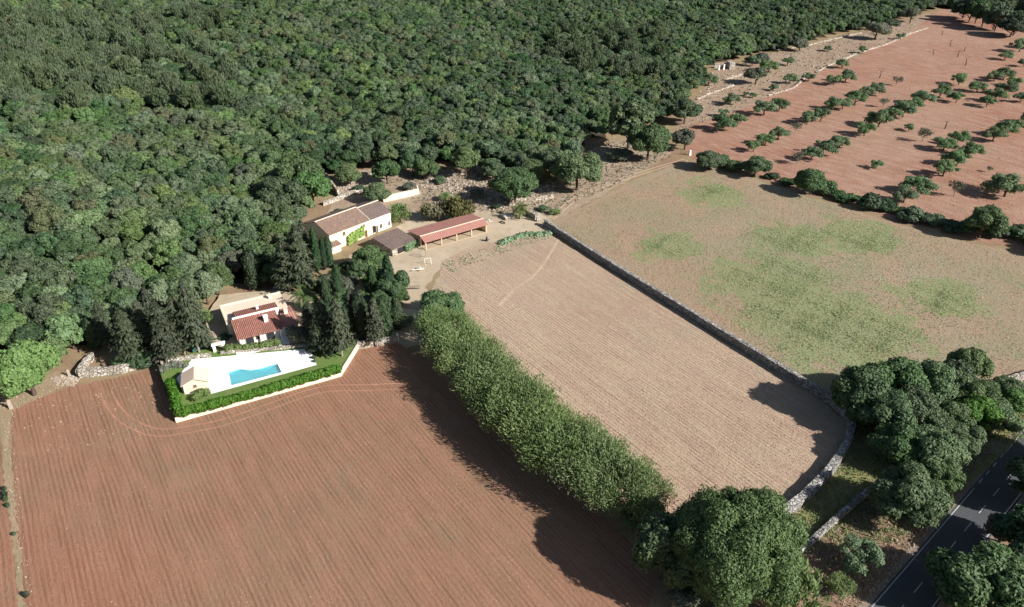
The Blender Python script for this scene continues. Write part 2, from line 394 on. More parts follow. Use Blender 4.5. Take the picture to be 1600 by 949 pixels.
def jag(poly, step=2.0, amp=.5, seed=1):
    rng = random.Random(seed); out = []
    for i in range(len(poly)):
        a = Vector(poly[i]); b = Vector(poly[(i+1) % len(poly)]); n = max(1, min(80, int((b-a).length/step)))
        nr = Vector((-(b-a).y, (b-a).x)).normalized()
        for k in range(n):
            p = a.lerp(b, k/n)
            if k and amp: p = p+nr*rng.uniform(-amp, amp)
            out.append((p.x, p.y))
    return out
def sheet(name, px, z, mat, amp=.5, step=2.0, world=False, seed=1, zpx=0, kind='structure', label=None):
    poly = [tuple(q) for q in px] if world else [P(u, v, zpx) for u, v in px]
    poly = jag(poly, step, amp, seed)
    tri = tessellate_polygon([[Vector((x, y, 0)) for x, y in poly]])
    vs = [(x, y, z) for x, y in poly]; fs = []
    for a, b, c in tri:
        A, B, C_ = vs[a], vs[b], vs[c]
        if (B[0]-A[0])*(C_[1]-A[1])-(B[1]-A[1])*(C_[0]-A[0]) < 0: a, c = c, a
        fs.append((a, b, c))
    return tag(obj(name, mesh(name, vs, fs, mat)), kind=kind)
def offset_line(pts, w):
    """ribbon outline from a centre line"""
    pts = [Vector(p) for p in pts]; L = []; R = []
    for i, p in enumerate(pts):
        d = (pts[min(i+1, len(pts)-1)]-pts[max(i-1, 0)]).normalized(); n = Vector((-d.y, d.x))
        L.append(p+n*w/2); R.append(p-n*w/2)
    return L, R
def smooth_line(pts, n=6):
    pts = [Vector(p) for p in pts]; out = []
    for i in range(len(pts)-1):
        p0 = pts[max(i-1, 0)]; p1 = pts[i]; p2 = pts[i+1]; p3 = pts[min(i+2, len(pts)-1)]
        for k in range(n):
            t = k/n
            out.append(.5*((2*p1)+(p2-p0)*t+(2*p0-5*p1+4*p2-p3)*t*t+(3*p1-p0-3*p2+p3)*t**3))
    out.append(pts[-1]); return out
def ribbon(name, pts, wdt, z, mat, jit=0, seed=3, kind='structure'):
    rng = random.Random(seed); L, R = offset_line(pts, wdt)
    vs = []
    for a, b in zip(L, R):
        j = rng.uniform(-jit, jit); k = rng.uniform(-jit, jit)
        vs += [(a.x+j, a.y+j, z), (b.x+k, b.y+k, z)]
    fs = [(2*i+1, 2*i+3, 2*i+2, 2*i) for i in range(len(L)-1)]
    return tag(obj(name, mesh(name, vs, fs, mat)), kind=kind)

sheet('red_field', [(17, 642), (60, 622), (120, 602), (195, 588), (250, 574), (400, 560), (560, 546), (622, 536), (662, 560), (860, 730), (1030, 890), (1010, 960), (950, 1200), (58, 1200), (34, 900), (17, 760)], .02, M['red'], .25, 1.0)
sheet('red_field', [(-300, 700), (-60, 662), (1, 668), (7, 760), (26, 900), (46, 1200), (-700, 1200)], .02, M['red'], .25, 1.0, seed=2)
sheet('dry_grass_strip', [(-60, 632), (20, 606), (90, 580), (120, 596), (60, 622), (19, 642), (14, 700), (36, 900), (56, 1200), (44, 1200), (26, 900), (4, 720), (1, 668), (-60, 662)], .024, M['strip'], .25, .8, seed=3)
sheet('farmyard', [(520, 470), (545, 400), (600, 372), (640, 340), (700, 320), (760, 330), (845, 335), (870, 352), (850, 366), (770, 380), (700, 405), (664, 450), (700, 480), (670, 540), (600, 545), (480, 540), (400, 470), (430, 445)], .016, M['yard'], .7, seed=4)
sheet('stubble_field', [(692, 408), (735, 388), (790, 372), (848, 360), (1262, 612), (1322, 656), (1318, 684), (1300, 715), (1245, 785), (1150, 840), (1040, 850), (860, 720), (700, 565), (668, 530), (672, 470)], .028, M['stubble'], .6, seed=5)
sheet('rocky_ground', [(500, 330), (500, 275), (520, 255), (700, 238), (860, 262), (915, 240), (915, 205), (1000, 205), (1050, 240), (900, 330), (860, 345), (760, 338), (700, 325), (640, 350), (560, 330), (500, 350)], .012, M['rocky'], 1, seed=6)
sheet('meadow', [(862, 348), (925, 315), (1000, 278), (1072, 252), (1140, 262), (1200, 288), (1330, 328), (1400, 350), (1480, 372), (1600, 398), (2100, 500), (2300, 640), (1800, 570), (1600, 588), (1480, 625), (1330, 652), (1266, 606)], .024, M['meadow'], .7, seed=7)
sheet('orchard_ground', [(1080, 248), (1064, 222), (1080, 196), (1170, 166), (1260, 122), (1300, 105), (1420, 52), (1455, 24), (1478, 12), (1610, 30), (1900, 140), (2400, 330), (2100, 500), (1600, 392), (1480, 366), (1400, 345), (1330, 322), (1200, 282), (1140, 256)], .02, M['orchard'], .9, 4, seed=8)
sheet('rocky_terrace', [(1064, 218), (1055, 195), (1092, 155), (1110, 112), (1190, 84), (1260, 72), (1310, 54), (1385, 42), (1452, 20), (1455, 26), (1420, 55), (1300, 108), (1260, 125), (1170, 169), (1085, 198)], .016, M['terrace'], 1, seed=9)
sheet('verge', [(1330, 655), (1480, 628), (1640, 580), (2100, 500), (2100, 420), (1640, 660), (1500, 780), (1360, 960), (1200, 1200), (900, 1200), (1060, 960), (1242, 790), (1300, 718), (1320, 680)], .016, M['verge'], .8, seed=10)

sheet('brown_verge', [(1375, 762), (1300, 830), (1200, 920), (1140, 1000), (1330, 1000), (1380, 930), (1450, 840), (1480, 790)], .02, M['dirt'], .6, seed=12)
# road
rdir = Vector((math.cos(math.radians(40.6)), math.sin(math.radians(40.6)))); rn = Vector((-rdir.y, rdir.x))
c0 = Vector(P(1479.5, 813))            # on the edge line
def rp(s, o): return (c0+rdir*s-rn*o)  # s along, o to the right of the edge line
def rquad(mb, s0, s1, o0, o1, z): 
    a, b, c, d = rp(s0, o0), rp(s0, o1), rp(s1, o1), rp(s1, o0)
    mb.add([(a.x, a.y, z), (b.x, b.y, z), (c.x, c.y, z), (d.x, d.y, z)], [(0, 1, 2, 3)])
LW = abs((Vector(P(1521, 813))-c0).dot(rn))
m = MB(); 
for k in range(-12, 40): rquad(m, k*10, k*10+10, -.35, 2*LW+.35, .045)
tag(m.build('road', M['asphalt']), kind='structure')
m = MB(); rquad(m, -120, 400, -1.3, -.35, .03); rquad(m, -120, 400, 2*LW+.35, 2*LW+1.6, .03)
for k, (s, o) in enumerate([(14, -4.5)]): rquad(m, 8, 26, -4.5, -1.3, .03)
tag(m.build('road_shoulder', M['shoulder']), kind='structure')
m = MB()
rquad(m, -120, 10.5, -.06, .06, .052); rquad(m, 21.5, 400, -.06, .06, .052)
for s in (12.2, 15.2, 18.2): rquad(m, s, s+1.5, -.07, .07, .052)
rquad(m, -120, 400, 2*LW-.07, 2*LW+.07, .052)
s = -118
while s < 380:
    rquad(m, s, s+2.6, LW-.06, LW+.06, .052); s += 5.6
tag(m.build('road_markings', M['paint']), kind='structure')

# wheel ruts
def ruts(name, px, gap, wdt, z, mat, world=False):
    pts = smooth_line([P(*q) for q in px], 8); L, R = offset_line(pts, gap)
    ribbon(name, L, wdt, z, mat, .08); ribbon(name, R, wdt, z, mat, .08, 5)
M['rut'] = mat_ground('pale_rut', (.50, .38, .26), (.46, .33, .23), (.40, .27, .18), .3, (.28, .18, .12), .02)
M['redrut'] = mat_ground('red_rut', (.42, .225, .145), (.36, .18, .115), (.32, .15, .095), .3, (.25, .12, .08), .02)
ruts('track_rut', [(860, 342), (880, 326), (905, 307), (945, 290), (990, 275), (1030, 262), (1072, 250)], 1.7, .5, .036, M['rut'])
ruts('field_rut', [(165, 612), (180, 640), (205, 662), (245, 676), (290, 672), (350, 660), (420, 636), (480, 615), (520, 607), (575, 606), (640, 603)], 1.9, .3, .034, M['redrut'])
ribbon('footpath_line', smooth_line([P(*q) for q in ((780, 478), (805, 452), (835, 430), (858, 400), (872, 375))], 6), .7, .034, M['rut'], .1)

# ------------------------------------------------------------------ foliage
RNG = np.random.default_rng(11)
def unit(v): return v/np.maximum(np.linalg.norm(v, axis=1, keepdims=True), 1e-9)
def cards(c, nrm, size, rng, aspect=.8, axis=None):
    """diamond leaf clumps at c facing nrm; axis = long direction"""
    n = len(c)
    if axis is None: axis = rng.normal(size=(n, 3))
    a = unit(axis-nrm*np.sum(axis*nrm, 1, keepdims=True)); b = np.cross(nrm, a)
    s = np.asarray(size).reshape(-1, 1)*rng.uniform(.6, 1.35, (n, 1))
    v = np.empty((n, 4, 3)); v[:, 0] = c-a*s; v[:, 1] = c+b*s*aspect; v[:, 2] = c+a*s; v[:, 3] = c-b*s*aspect
    v[:, 1] -= nrm*s*.18; v[:, 3] -= nrm*s*.18
    f = np.arange(n*4).reshape(n, 4)
    return v.reshape(-1, 3), f
bmi = bmesh.new(); bmesh.ops.create_icosphere(bmi, subdivisions=2, radius=1)
ICO_V = np.array([v.co[:] for v in bmi.verts]); ICO_F = np.array([[v.index for v in f.verts] for f in bmi.faces]); bmi.free()
def join(parts, name, mat):
    vs = []; fs = []; ti = []; n = 0
    for v, f, t in parts:
        vs.append(v); fs += (f+n).tolist(); ti.append(t); n += len(v)
    return mesh(name, np.vstack(vs), fs, mat, False, np.concatenate(ti))
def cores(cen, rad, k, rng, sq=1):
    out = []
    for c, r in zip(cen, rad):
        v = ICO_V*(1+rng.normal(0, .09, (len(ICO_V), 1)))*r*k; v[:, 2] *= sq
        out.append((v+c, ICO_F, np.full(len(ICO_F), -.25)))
    return out
def oak_crown(W, Hc, zb, nl, seed, mat, ls=.42, dens=1.0, flat=1.0, core=.86, asp=.8, spread=.62, lobe=(.26, .46), name='crown'):
    """W crown width, Hc crown height, zb height of its underside"""
    rng = np.random.default_rng(seed); R = W/2
    d = rng.normal(size=(nl*3, 3)); d = unit(d); d = d[d[:, 2] > -.35][:nl]; nl = len(d)
    rad = R*rng.uniform(lobe[0], lobe[1], nl)
    cz = zb+Hc*.45
    cen = np.column_stack([d[:, 0]*R*spread*rng.uniform(.75, 1.15, nl), d[:, 1]*R*spread*rng.uniform(.75, 1.15, nl), cz+d[:, 2]*Hc*.5*spread*flat*rng.uniform(.8, 1.15, nl)])
    cen = np.vstack([cen, [[0, 0, cz]]]); rad = np.append(rad, min(R, Hc/2)*.62)
    parts = cores(cen, rad, core, rng, .85)
    tot = (rad**2).sum(); 
    for i in range(len(cen)):
        n = int(dens*4*math.pi*rad[i]**2*1.15/(ls*ls*asp*1.3))
        dr = unit(rng.normal(size=(n, 3))); dr = dr[dr[:, 2] > -.55]
        n = len(dr)
        # small sub-clumps: bumpy radius
        ph = rng.uniform(0, 6, 3); bump = 1+.10*np.sin(dr[:, 0]*7+ph[0])*np.sin(dr[:, 1]*7+ph[1])+.06*np.sin(dr[:, 2]*9+ph[2])
        c = cen[i]+dr*(rad[i]*bump*rng.uniform(.82, 1.1, n))[:, None]*np.array([1, 1, .85])
        ok = np.ones(n, bool)
        for j in range(len(cen)):
            if j != i: ok &= np.linalg.norm((c-cen[j])/np.array([1, 1, .85]), axis=1) > rad[j]*.80
        c = c[ok]; dr = dr[ok]; n = len(c)
        if not n: continue
        nn = unit(dr*1.0+rng.normal(0, .48, (n, 3))+np.array([0, 0, .22]))
        v, f = cards(c, nn, ls, rng, asp)
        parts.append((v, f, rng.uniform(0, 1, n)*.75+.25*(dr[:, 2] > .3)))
    return join(parts, name, mat)
def wispy_crown(W, Hc, zb, nl, seed, mat, ls=.5, dens=1.0, asp=.22, core=.5, up=.9, lobe=(.22, .38), name='crown'):
    """loose crown of long upright shoots with gaps"""
    rng = np.random.default_rng(seed); R = W/2
    d = unit(rng.normal(size=(nl*3, 3))); d = d[d[:, 2] > -.3][:nl]; nl = len(d)
    rad = R*rng.uniform(lobe[0], lobe[1], nl); cz = zb+Hc*.45
    cen = np.column_stack([d[:, 0]*R*.62, d[:, 1]*R*.62, cz+d[:, 2]*Hc*.32])
    cen = np.vstack([cen, [[0, 0, cz]]]); rad = np.append(rad, R*.5)
    parts = cores(cen, rad, core, rng, .8)
    for i in range(len(cen)):
        n = int(dens*rad[i]**2*62/(ls*ls*4))
        dr = unit(rng.normal(size=(n, 3))); c = cen[i]+dr*(rad[i]*rng.uniform(.25, 1.32, n)**.8)[:, None]
        out = unit(c-np.array([0, 0, zb-Hc*.3])); ax = unit(out*(1-up*.4)+np.array([0, 0, up])+rng.normal(0, .42, (n, 3)))
        nn = unit(dr+out+rng.normal(0, .7, (n, 3)))
        nn = unit(nn-ax*np.sum(nn*ax, 1, keepdims=True))
        v, f = cards(c, nn, ls, rng, asp, ax)
        parts.append((v, f, rng.uniform(0, 1, n)))
    return join(parts, name, mat)
def column_crown(W, Hc, zb, seed, mat, prof='cypress', ls=.34, n=1800, name='crown'):
    rng = np.random.default_rng(seed); R = W/2
    t = rng.uniform(0, 1, n)**(.8 if prof == 'cypress' else 1.15)
    if prof == 'cypress': r = R*np.clip(1.25*np.sin(np.pi*np.clip(t*.82+.12, 0, 1))**.75, 0.05, 1)
    else: r = R*(1-t)**.6*(.78+.28*np.sin(t*38+rng.uniform(0, 6)))+.15
    a = rng.uniform(0, 2*np.pi, n); lump = 1+.14*np.sin(a*3+t*9)+.08*np.sin(a*7-t*21)
    rr = r*lump*(rng.uniform(.72, 1.06, n) if prof == 'cypress' else rng.uniform(.35, 1.1, n))
    c = np.column_stack([rr*np.cos(a), rr*np.sin(a), zb+Hc*t])
    out = np.column_stack([np.cos(a), np.sin(a), np.full(n, .25)])
    nn = unit(out+rng.normal(0, .4, (n, 3))+(np.array([0, 0, .6]) if prof != 'cypress' else 0))
    ax = np.tile([0, 0, 1.], (n, 1))+rng.normal(0, .35, (n, 3)) if prof == 'cypress' else out*np.array([1, 1, -.2])+rng.normal(0, .4, (n, 3))
    v, f = cards(c, nn, ls, rng, .45, ax)
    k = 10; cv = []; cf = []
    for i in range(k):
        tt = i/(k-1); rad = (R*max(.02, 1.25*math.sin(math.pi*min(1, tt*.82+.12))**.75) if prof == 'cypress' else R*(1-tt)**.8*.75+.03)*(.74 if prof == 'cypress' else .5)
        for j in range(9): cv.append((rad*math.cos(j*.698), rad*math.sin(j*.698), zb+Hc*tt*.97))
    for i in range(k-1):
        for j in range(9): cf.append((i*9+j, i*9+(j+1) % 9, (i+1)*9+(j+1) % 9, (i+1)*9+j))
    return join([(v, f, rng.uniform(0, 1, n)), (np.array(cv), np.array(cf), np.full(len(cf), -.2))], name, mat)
def trunk_mesh(Ht, r, seed, limbs=4, reach=1.6, mat=None, lean=.25, start=.45):
    rng = random.Random(seed); m = MB()
    top = Vector((rng.uniform(-lean, lean), rng.uniform(-lean, lean), Ht))
    mid = Vector((top.x*.3+rng.uniform(-.1, .1), top.y*.3, Ht*.5))
    m.tube([(0, 0, -.3), (0, 0, .15), mid, top], [r*1.5, r*1.1, r*.85, r*.5], 8)
    for i in range(limbs):
        a = 2*math.pi*(i+rng.uniform(-.3, .3))/max(limbs, 1); s = Vector((0, 0, 0)).lerp(top, rng.uniform(start, .9)); rc = reach*rng.uniform(.7, 1.2)
        e = s+Vector((math.cos(a)*rc, math.sin(a)*rc, Ht*rng.uniform(.25, .6)))
        q = s.lerp(e, .5)+Vector((0, 0, -.1*rc))
        m.tube([s, q, e], [r*.55, r*.4, r*.15], 6)
    return mesh('trunk', m.v, m.f, mat or M['bark'], True)
PROTO = {}
def proto(key, crown, trunk, W, Ht): PROTO[key] = (crown, trunk, W, Ht)
# (crown width, full height) of each model
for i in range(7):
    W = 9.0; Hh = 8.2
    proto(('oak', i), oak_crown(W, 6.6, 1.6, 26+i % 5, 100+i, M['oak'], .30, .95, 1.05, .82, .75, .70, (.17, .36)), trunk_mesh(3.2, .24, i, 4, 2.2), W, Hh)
for i in range(4):
    proto(('darkoak', i), oak_crown(9, 6.8, 1.4, 25+i, 200+i, M['oakdark'], .30, .95, 1.05, .82, .75, .70, (.17, .36)), trunk_mesh(3.2, .26, i+20, 4, 2.2), 9, 8.2)
for i in range(3):
    proto(('pine', i), wispy_crown(9, 8, 3, 16, 300+i, M['pine'], .62, .9, .3, .55, .8), trunk_mesh(6, .26, i+30, 5, 2.2, M['palebark']), 9, 11)
for i in range(5):
    proto(('almond', i), oak_crown(6, 3.7, .55, 18, 400+i, M['almond'], .20, .62, 1.1, .55, .6, .72, (.16, .34)), trunk_mesh(1.7, .17, i+40, 4, 1.3), 6, 4.4)
for i in range(2):
    proto(('thin', i), wispy_crown(5, 2.6, 1.5, 7, 450+i, M['olive'], .28, .30, .4, .15, .4), trunk_mesh(2.2, .12, i+50, 6, 1.3, M['palebark']), 5, 4.1)
for i in range(4):
    proto(('avenue', i), wispy_crown(12, 7.6, 2.6, 26, 500+i, M['avenue'], .27, .62, .26, .10, .55, (.18, .38)), trunk_mesh(4.5, .3, i+60, 6, 3.2, M['palebark']), 12, 10.5)
proto(('big', 0), oak_crown(24, 15, 1.5, 84, 600, M['bigleaf'], .22, .72, 1.0, .72, .6, .74, (.14, .27)), trunk_mesh(7, .6, 70, 7, 6), 24, 17)
for i in range(3):
    proto(('tree', i), oak_crown(12, 9.0, 1.0, 30, 620+i, M['wood_leaf'], .27, .95, 1, .78, .65, .68, (.20, .34)), trunk_mesh(4, .3, 71+i, 5, 3), 12, 10.5)
for i in range(2):
    proto(('bright', i), oak_crown(10, 8.4, .4, 26, 640+i, M['bright'], .25, 1.0, 1, .80, .75, .66, (.22, .38)), trunk_mesh(3.5, .3, 75+i, 5, 2.6), 10, 9.2)
for i in range(2):
    proto(('cypress', i), column_crown(2.4, 11.4, .5, 700+i, M['cypress'], 'cypress', .3, 1900), trunk_mesh(4, .16, 80+i, 0), 2.4, 12)
for i in range(3):
    proto(('conifer', i), column_crown(5.6, 10.5, 3.2, 720+i, M['conifer'], 'cone', .5, 2100), trunk_mesh(12.5, .22, 84+i, 0, 1, M['palebark'], .4), 5.6, 13.5)
for i in range(2):
    proto(('olive', i), oak_crown(6, 3.8, .9, 12, 740+i, M['olive'], .26, .9, 1, .8, .5, .66), trunk_mesh(2, .2, 88+i, 4, 1.3), 6, 4.8)
for i in range(3):
    proto(('bush', i), oak_crown(5, 3.5, -.3, 12, 760+i, M['oakdark'], .28, 1.0, 1, .84, .7, .64), trunk_mesh(1, .08, 90+i, 5, .8), 5, 3.2)
for i in range(2):
    proto(('rustbush', i), wispy_crown(6.5, 4.6, -.1, 13, 780+i, M['rust'], .32, .8, .5, .6, .5), trunk_mesh(1.2, .1, 93+i, 5, 1), 6.5, 4.5)
for i in range(2):
    proto(('wisp', i), wispy_crown(6, 4.2, .2, 14, 790+i, M['avenue'], .30, .7, .3, .5, .5), trunk_mesh(2, .12, 96+i, 5, 1.2), 6, 4.6)

def plant(key, x, y, W, label, cat, name, group=None, Hs=None, rz=None, z=None):
    """an Empty at the foot that parents trunk and crown; W = crown width in metres"""
    cm, tm, w0, h0 = PROTO[key]
    s = W/w0; sz = s if Hs is None else Hs/h0
    zz = H1(x, y) if z is None else z
    r = random.Random(int(x*97+y*31)).uniform(0, 6.28) if rz is None else rz
    t = thing(name, label, cat, (x, y, zz), r, group); t.scale = (s, s, sz)
    obj('trunk', tm, t); obj('crown', cm, t)
    return t
def by_crown(key, u, v, wpx, label, cat, name, group=None, hf=1.0, zbase=0):
    """crown centre at photo pixel (u, v), crown wpx pixels wide"""
    cm, tm, w0, h0 = PROTO[key]; zc = 3; wpx = wpx*1.17
    for _ in range(4):
        x, y = P(u, v, zc+zbase); W = wpx*depth(x, y, zc+zbase)/F; Hh = h0*W/w0*hf
        frac = .58
        zc = Hh*frac
    return plant(key, x, y, W, label, cat, name, group, Hs=Hh, z=zbase)
def by_foot(key, u, v, wpx, label, cat, name, group=None, hf=1.0, zbase=0):
    cm, tm, w0, h0 = PROTO[key]; x, y = P(u, v, zbase); W = wpx*depth(x, y, zbase)/F
    return plant(key, x, y, W, label, cat, name, group, Hs=h0*W/w0*hf, z=zbase)

# ------------------------------------------------------------------ the forest
def frame_uv(x, y, z):
    d = y*CP+(CH-z)*SP
    return 800+F*x/d, 474.5+F*((CH-z)*CP-y*SP)/d, d
def forest():
    rng = np.random.default_rng(5); S = 5.7
    xs = np.arange(-620, 780, S); ys = np.arange(90, 820, S*.87)
    pts = []
    for j, y in enumerate(ys):
        pts.append(np.column_stack([xs+(S/2 if j % 2 else 0), np.full(len(xs), y)]))
    pts = np.vstack(pts)+rng.uniform(-2.0, 2.0, (len(xs)*len(ys), 2))
    de = segdist(pts, EDGE)
    pts = pts[inside(pts, FOREST) & (de > 2.6)]
    z = height(pts); u, v, d = frame_uv(pts[:, 0], pts[:, 1], z+6)
    ok = (u > -260) & (u < 1860) & (v > -70) & (v < 760)
    pts, z, u, v, d = pts[ok], z[ok], u[ok], v[ok], d[ok]
    de = segdist(pts, EDGE)
    o = np.argsort(d); pts, z, u, v, d, de = pts[o], z[o], u[o], v[o], d[o], de[o]
    n = len(pts)
    lump = np.sin(pts[:, 0]*.05+1.3)*np.sin(pts[:, 1]*.043)+.6*np.sin(pts[:, 0]*.11+pts[:, 1]*.09)
    W = np.clip(rng.normal(7.9, 1.4, n)+lump*.5, 5.2, 11.5); Hs = np.clip(W*.35+4.4+rng.normal(0, .75, n), 5, 9.6)
    shrubp = (de < 9) & (rng.uniform(size=n) < .25)
    W[shrubp] *= .72; Hs[shrubp] *= .66
    pinezone = ((u < 360) & (v < 165) & (v > 20)) | ((u > 860) & (u < 1030) & (v > 45) & (v < 120))
    isp = pinezone & (rng.uniform(size=n) < .26)
    pd = np.clip(.22+.35*lump+.3*(u > 620), .06, .75)
    dark = rng.uniform(size=n) < pd
    keys = []
    for i in range(n):
        if isp[i]: keys.append(('pine', int(rng.integers(3)))); W[i] = rng.uniform(8, 11); Hs[i] = rng.uniform(11, 14)
        elif dark[i]: keys.append(('darkoak', int(rng.integers(4))))
        else: keys.append(('oak', int(rng.integers(7))))
    cnt = 0; rest = []
    for i in range(n):
        seen = -20 < u[i] < 1620 and v[i] < 700
        if cnt < 290 and seen and keys[i][0] != 'pine':
            uu = u[i]
            where = ('near the left picture edge' if uu < 90 else 'above the bright green tree' if uu < 175 else 'behind the conifer row' if uu < 260 else 'left of the villa' if uu < 335
                     else 'behind the villa' if uu < 395 else 'above the single cypress' if uu < 450 else 'left of the farmhouse' if uu < 520 else 'behind the ruined yard' if uu < 600
                     else 'above the cream garden wall' if uu < 670 else 'above the rubble slope' if uu < 760 else 'above the palm' if uu < 860 else 'left of the dry clearing' if uu < 930
                     else 'behind the dry clearing' if uu < 1040 else 'beside the orchard terraces')
            tone = 'dark green' if keys[i][0] == 'darkoak' else 'mid green'
            size = 'small' if W[i] < 7.3 else 'broad' if W[i] > 8.7 else 'medium'
            edge = ['first', 'second', 'third', 'fourth', 'fifth', 'sixth', 'seventh', 'eighth', 'ninth', 'tenth', 'eleventh', 'twelfth', 'thirteenth', 'fourteenth', 'fifteenth', 'sixteenth'][min(15, int(de[i]/7))]+'-rank'
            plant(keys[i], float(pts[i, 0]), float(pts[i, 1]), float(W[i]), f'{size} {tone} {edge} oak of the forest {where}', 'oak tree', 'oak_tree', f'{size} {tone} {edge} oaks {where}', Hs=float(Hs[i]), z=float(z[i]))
            cnt += 1
        else: rest.append(i)
    # everything beyond: one mass
    rest = np.array(rest); names = [('oak', k) for k in range(7)]+[('darkoak', k) for k in range(4)]+[('pine', k) for k in range(3)]
    col = bpy.data.collections.new('forest_crowns')
    for k, key in enumerate(names):
        o = bpy.data.objects.new(f'crown_{k:02d}', PROTO[key][0]); col.objects.link(o)
    me = bpy.data.meshes.new('distant_forest')
    me.from_pydata(np.column_stack([pts[rest], z[rest]]).tolist(), [], [])
    a = me.attributes.new('pick', 'INT', 'POINT'); a.data.foreach_set('value', np.array([names.index(keys[i]) for i in rest], dtype=np.int32))
    a = me.attributes.new('scl', 'FLOAT_VECTOR', 'POINT')
    sv_ = np.array([[W[i]/PROTO[keys[i]][2], W[i]/PROTO[keys[i]][2], Hs[i]/PROTO[keys[i]][3]] for i in rest], dtype=np.float32)
    a.data.foreach_set('vector', sv_.ravel())
    a = me.attributes.new('rot', 'FLOAT_VECTOR', 'POINT')
    rv = np.zeros((len(rest), 3), np.float32); rv[:, 2] = rng.uniform(0, 6.28, len(rest)); a.data.foreach_set('vector', rv.ravel())
    o = tag(obj('distant_forest', me), 'mass of oak and pine crowns covering the hillside behind the front trees', 'forest', kind='stuff')
    ng = bpy.data.node_groups.new('forest_scatter', 'GeometryNodeTree')
    ng.interface.new_socket('Geometry', in_out='INPUT', socket_type='NodeSocketGeometry'); ng.interface.new_socket('Geometry', in_out='OUTPUT', socket_type='NodeSocketGeometry')
    N = ng.nodes; gi = N.new('NodeGroupInput'); go = N.new('NodeGroupOutput'); ip = N.new('GeometryNodeInstanceOnPoints'); ci = N.new('GeometryNodeCollectionInfo')
    ci.inputs['Collection'].default_value = col; ci.inputs['Separate Children'].default_value = True; ci.inputs['Reset Children'].default_value = True
    def attr(nm, ty):
        q = N.new('GeometryNodeInputNamedAttribute'); q.data_type = ty; q.inputs[0].default_value = nm; return q.outputs[0]
    L = ng.links
    L.new(gi.outputs[0], ip.inputs['Points']); L.new(ci.outputs[0], ip.inputs['Instance']); ip.inputs['Pick Instance'].default_value = True
    L.new(attr('pick', 'INT'), ip.inputs['Instance Index']); L.new(attr('scl', 'FLOAT_VECTOR'), ip.inputs['Scale']); L.new(attr('rot', 'FLOAT_VECTOR'), ip.inputs['Rotation'])
    L.new(ip.outputs[0], go.inputs[0])
    md = o.modifiers.new('scatter', 'NODES'); md.node_group = ng
    print('forest', n, 'individual', cnt)
forest()

# ------------------------------------------------------------------ walls
def wall(name, pts, hgt, th, mat, label, cat='wall', jit=.06, step=1.0, z0=0, group=None, closed=False):
    rng = random.Random(int(pts[0][0]*7)); line = []
    for i in range(len(pts)-1):
        a, b = Vector(pts[i]), Vector(pts[i+1]); n = max(1, int((b-a).length/step))
        for k in range(n): line.append(a.lerp(b, k/n))
    line.append(Vector(pts[-1])); L, R = offset_line(line, th); vs = []
    for a, b in zip(L, R):
        j = [rng.uniform(-jit, jit) for _ in range(6)]; mid = (a+b)/2
        bt = 1.12
        a0 = mid+(a-mid)*bt; b0 = mid+(b-mid)*bt
        vs += [(a0.x, a0.y, z0-.2), (a.x+j[0], a.y+j[1], z0+hgt+j[2]), (mid.x, mid.y, z0+hgt+.04+j[5]), (b.x+j[3], b.y+j[4], z0+hgt+j[5]), (b0.x, b0.y, z0-.2)]
    fs = []
    for i in range(len(L)-1):
        for k in range(4): fs.append((5*i+k, 5*i+k+1, 5*i+k+6, 5*i+k+5))
    e = 5*(len(L)-1); fs += [(0, 4, 3, 2, 1), (e, e+1, e+2, e+3, e+4)]
    fs = [tuple(reversed(f)) for f in fs]
    return tag(obj(name, mesh(name, vs, fs, mat)), label, cat, group)
W1 = [P(851, 352), P(880, 371), P(960, 422), P(1060, 484), P(1160, 546), P(1262, 609), P(1300, 632)]
wall('stone_wall', W1, 1.75, .95, M['stone'], 'long straight grey dry-stone wall between the stubble field and the grassy meadow')
W2 = smooth_line([P(1300, 632), P(1321, 650), P(1329, 664), P(1325, 688), P(1309, 720), P(1280, 757), P(1243, 792), P(1215, 812)], 4)
wall('stone_wall', [tuple(p) for p in W2], 1.5, 1.25, M['stone'], 'curved thick grey stone wall bending round the lower corner of the stubble field')
wall('stone_wall', [P(1372, 758), P(1290, 829), P(1268, 850), P(1215, 893), P(1100, 970)], 1.2, .7, M['stone'], 'thin straight grey stone wall running between the curved wall and the road')
wall('stone_wall', [P(1760, 545), P(1600, 590), P(1545, 606), P(1490, 628), P(1400, 645), P(1335, 655)], 1.1, 1.1, M['palestone'], 'pale stone wall along the lower edge of the meadow above the roadside trees')
wall('stone_wall', [P(125, 589), P(189, 583), P(252, 566)], 1.7, .9, M['palestone'], 'pale dry-stone wall under the dark conifers beside the red field', jit=.14)
wall('stone_wall', [P(125, 589), P(132, 576), P(146, 560)], 1.5, .8, M['palestone'], 'short pale stone wall stub turning back from the gateway into the forest', jit=.12)
wall('stone_wall', [P(558, 543), P(590, 538), P(622, 533)], 1.3, 1.0, M['palestone'], 'pale rough stone wall between the pool garden and the avenue', jit=.12)
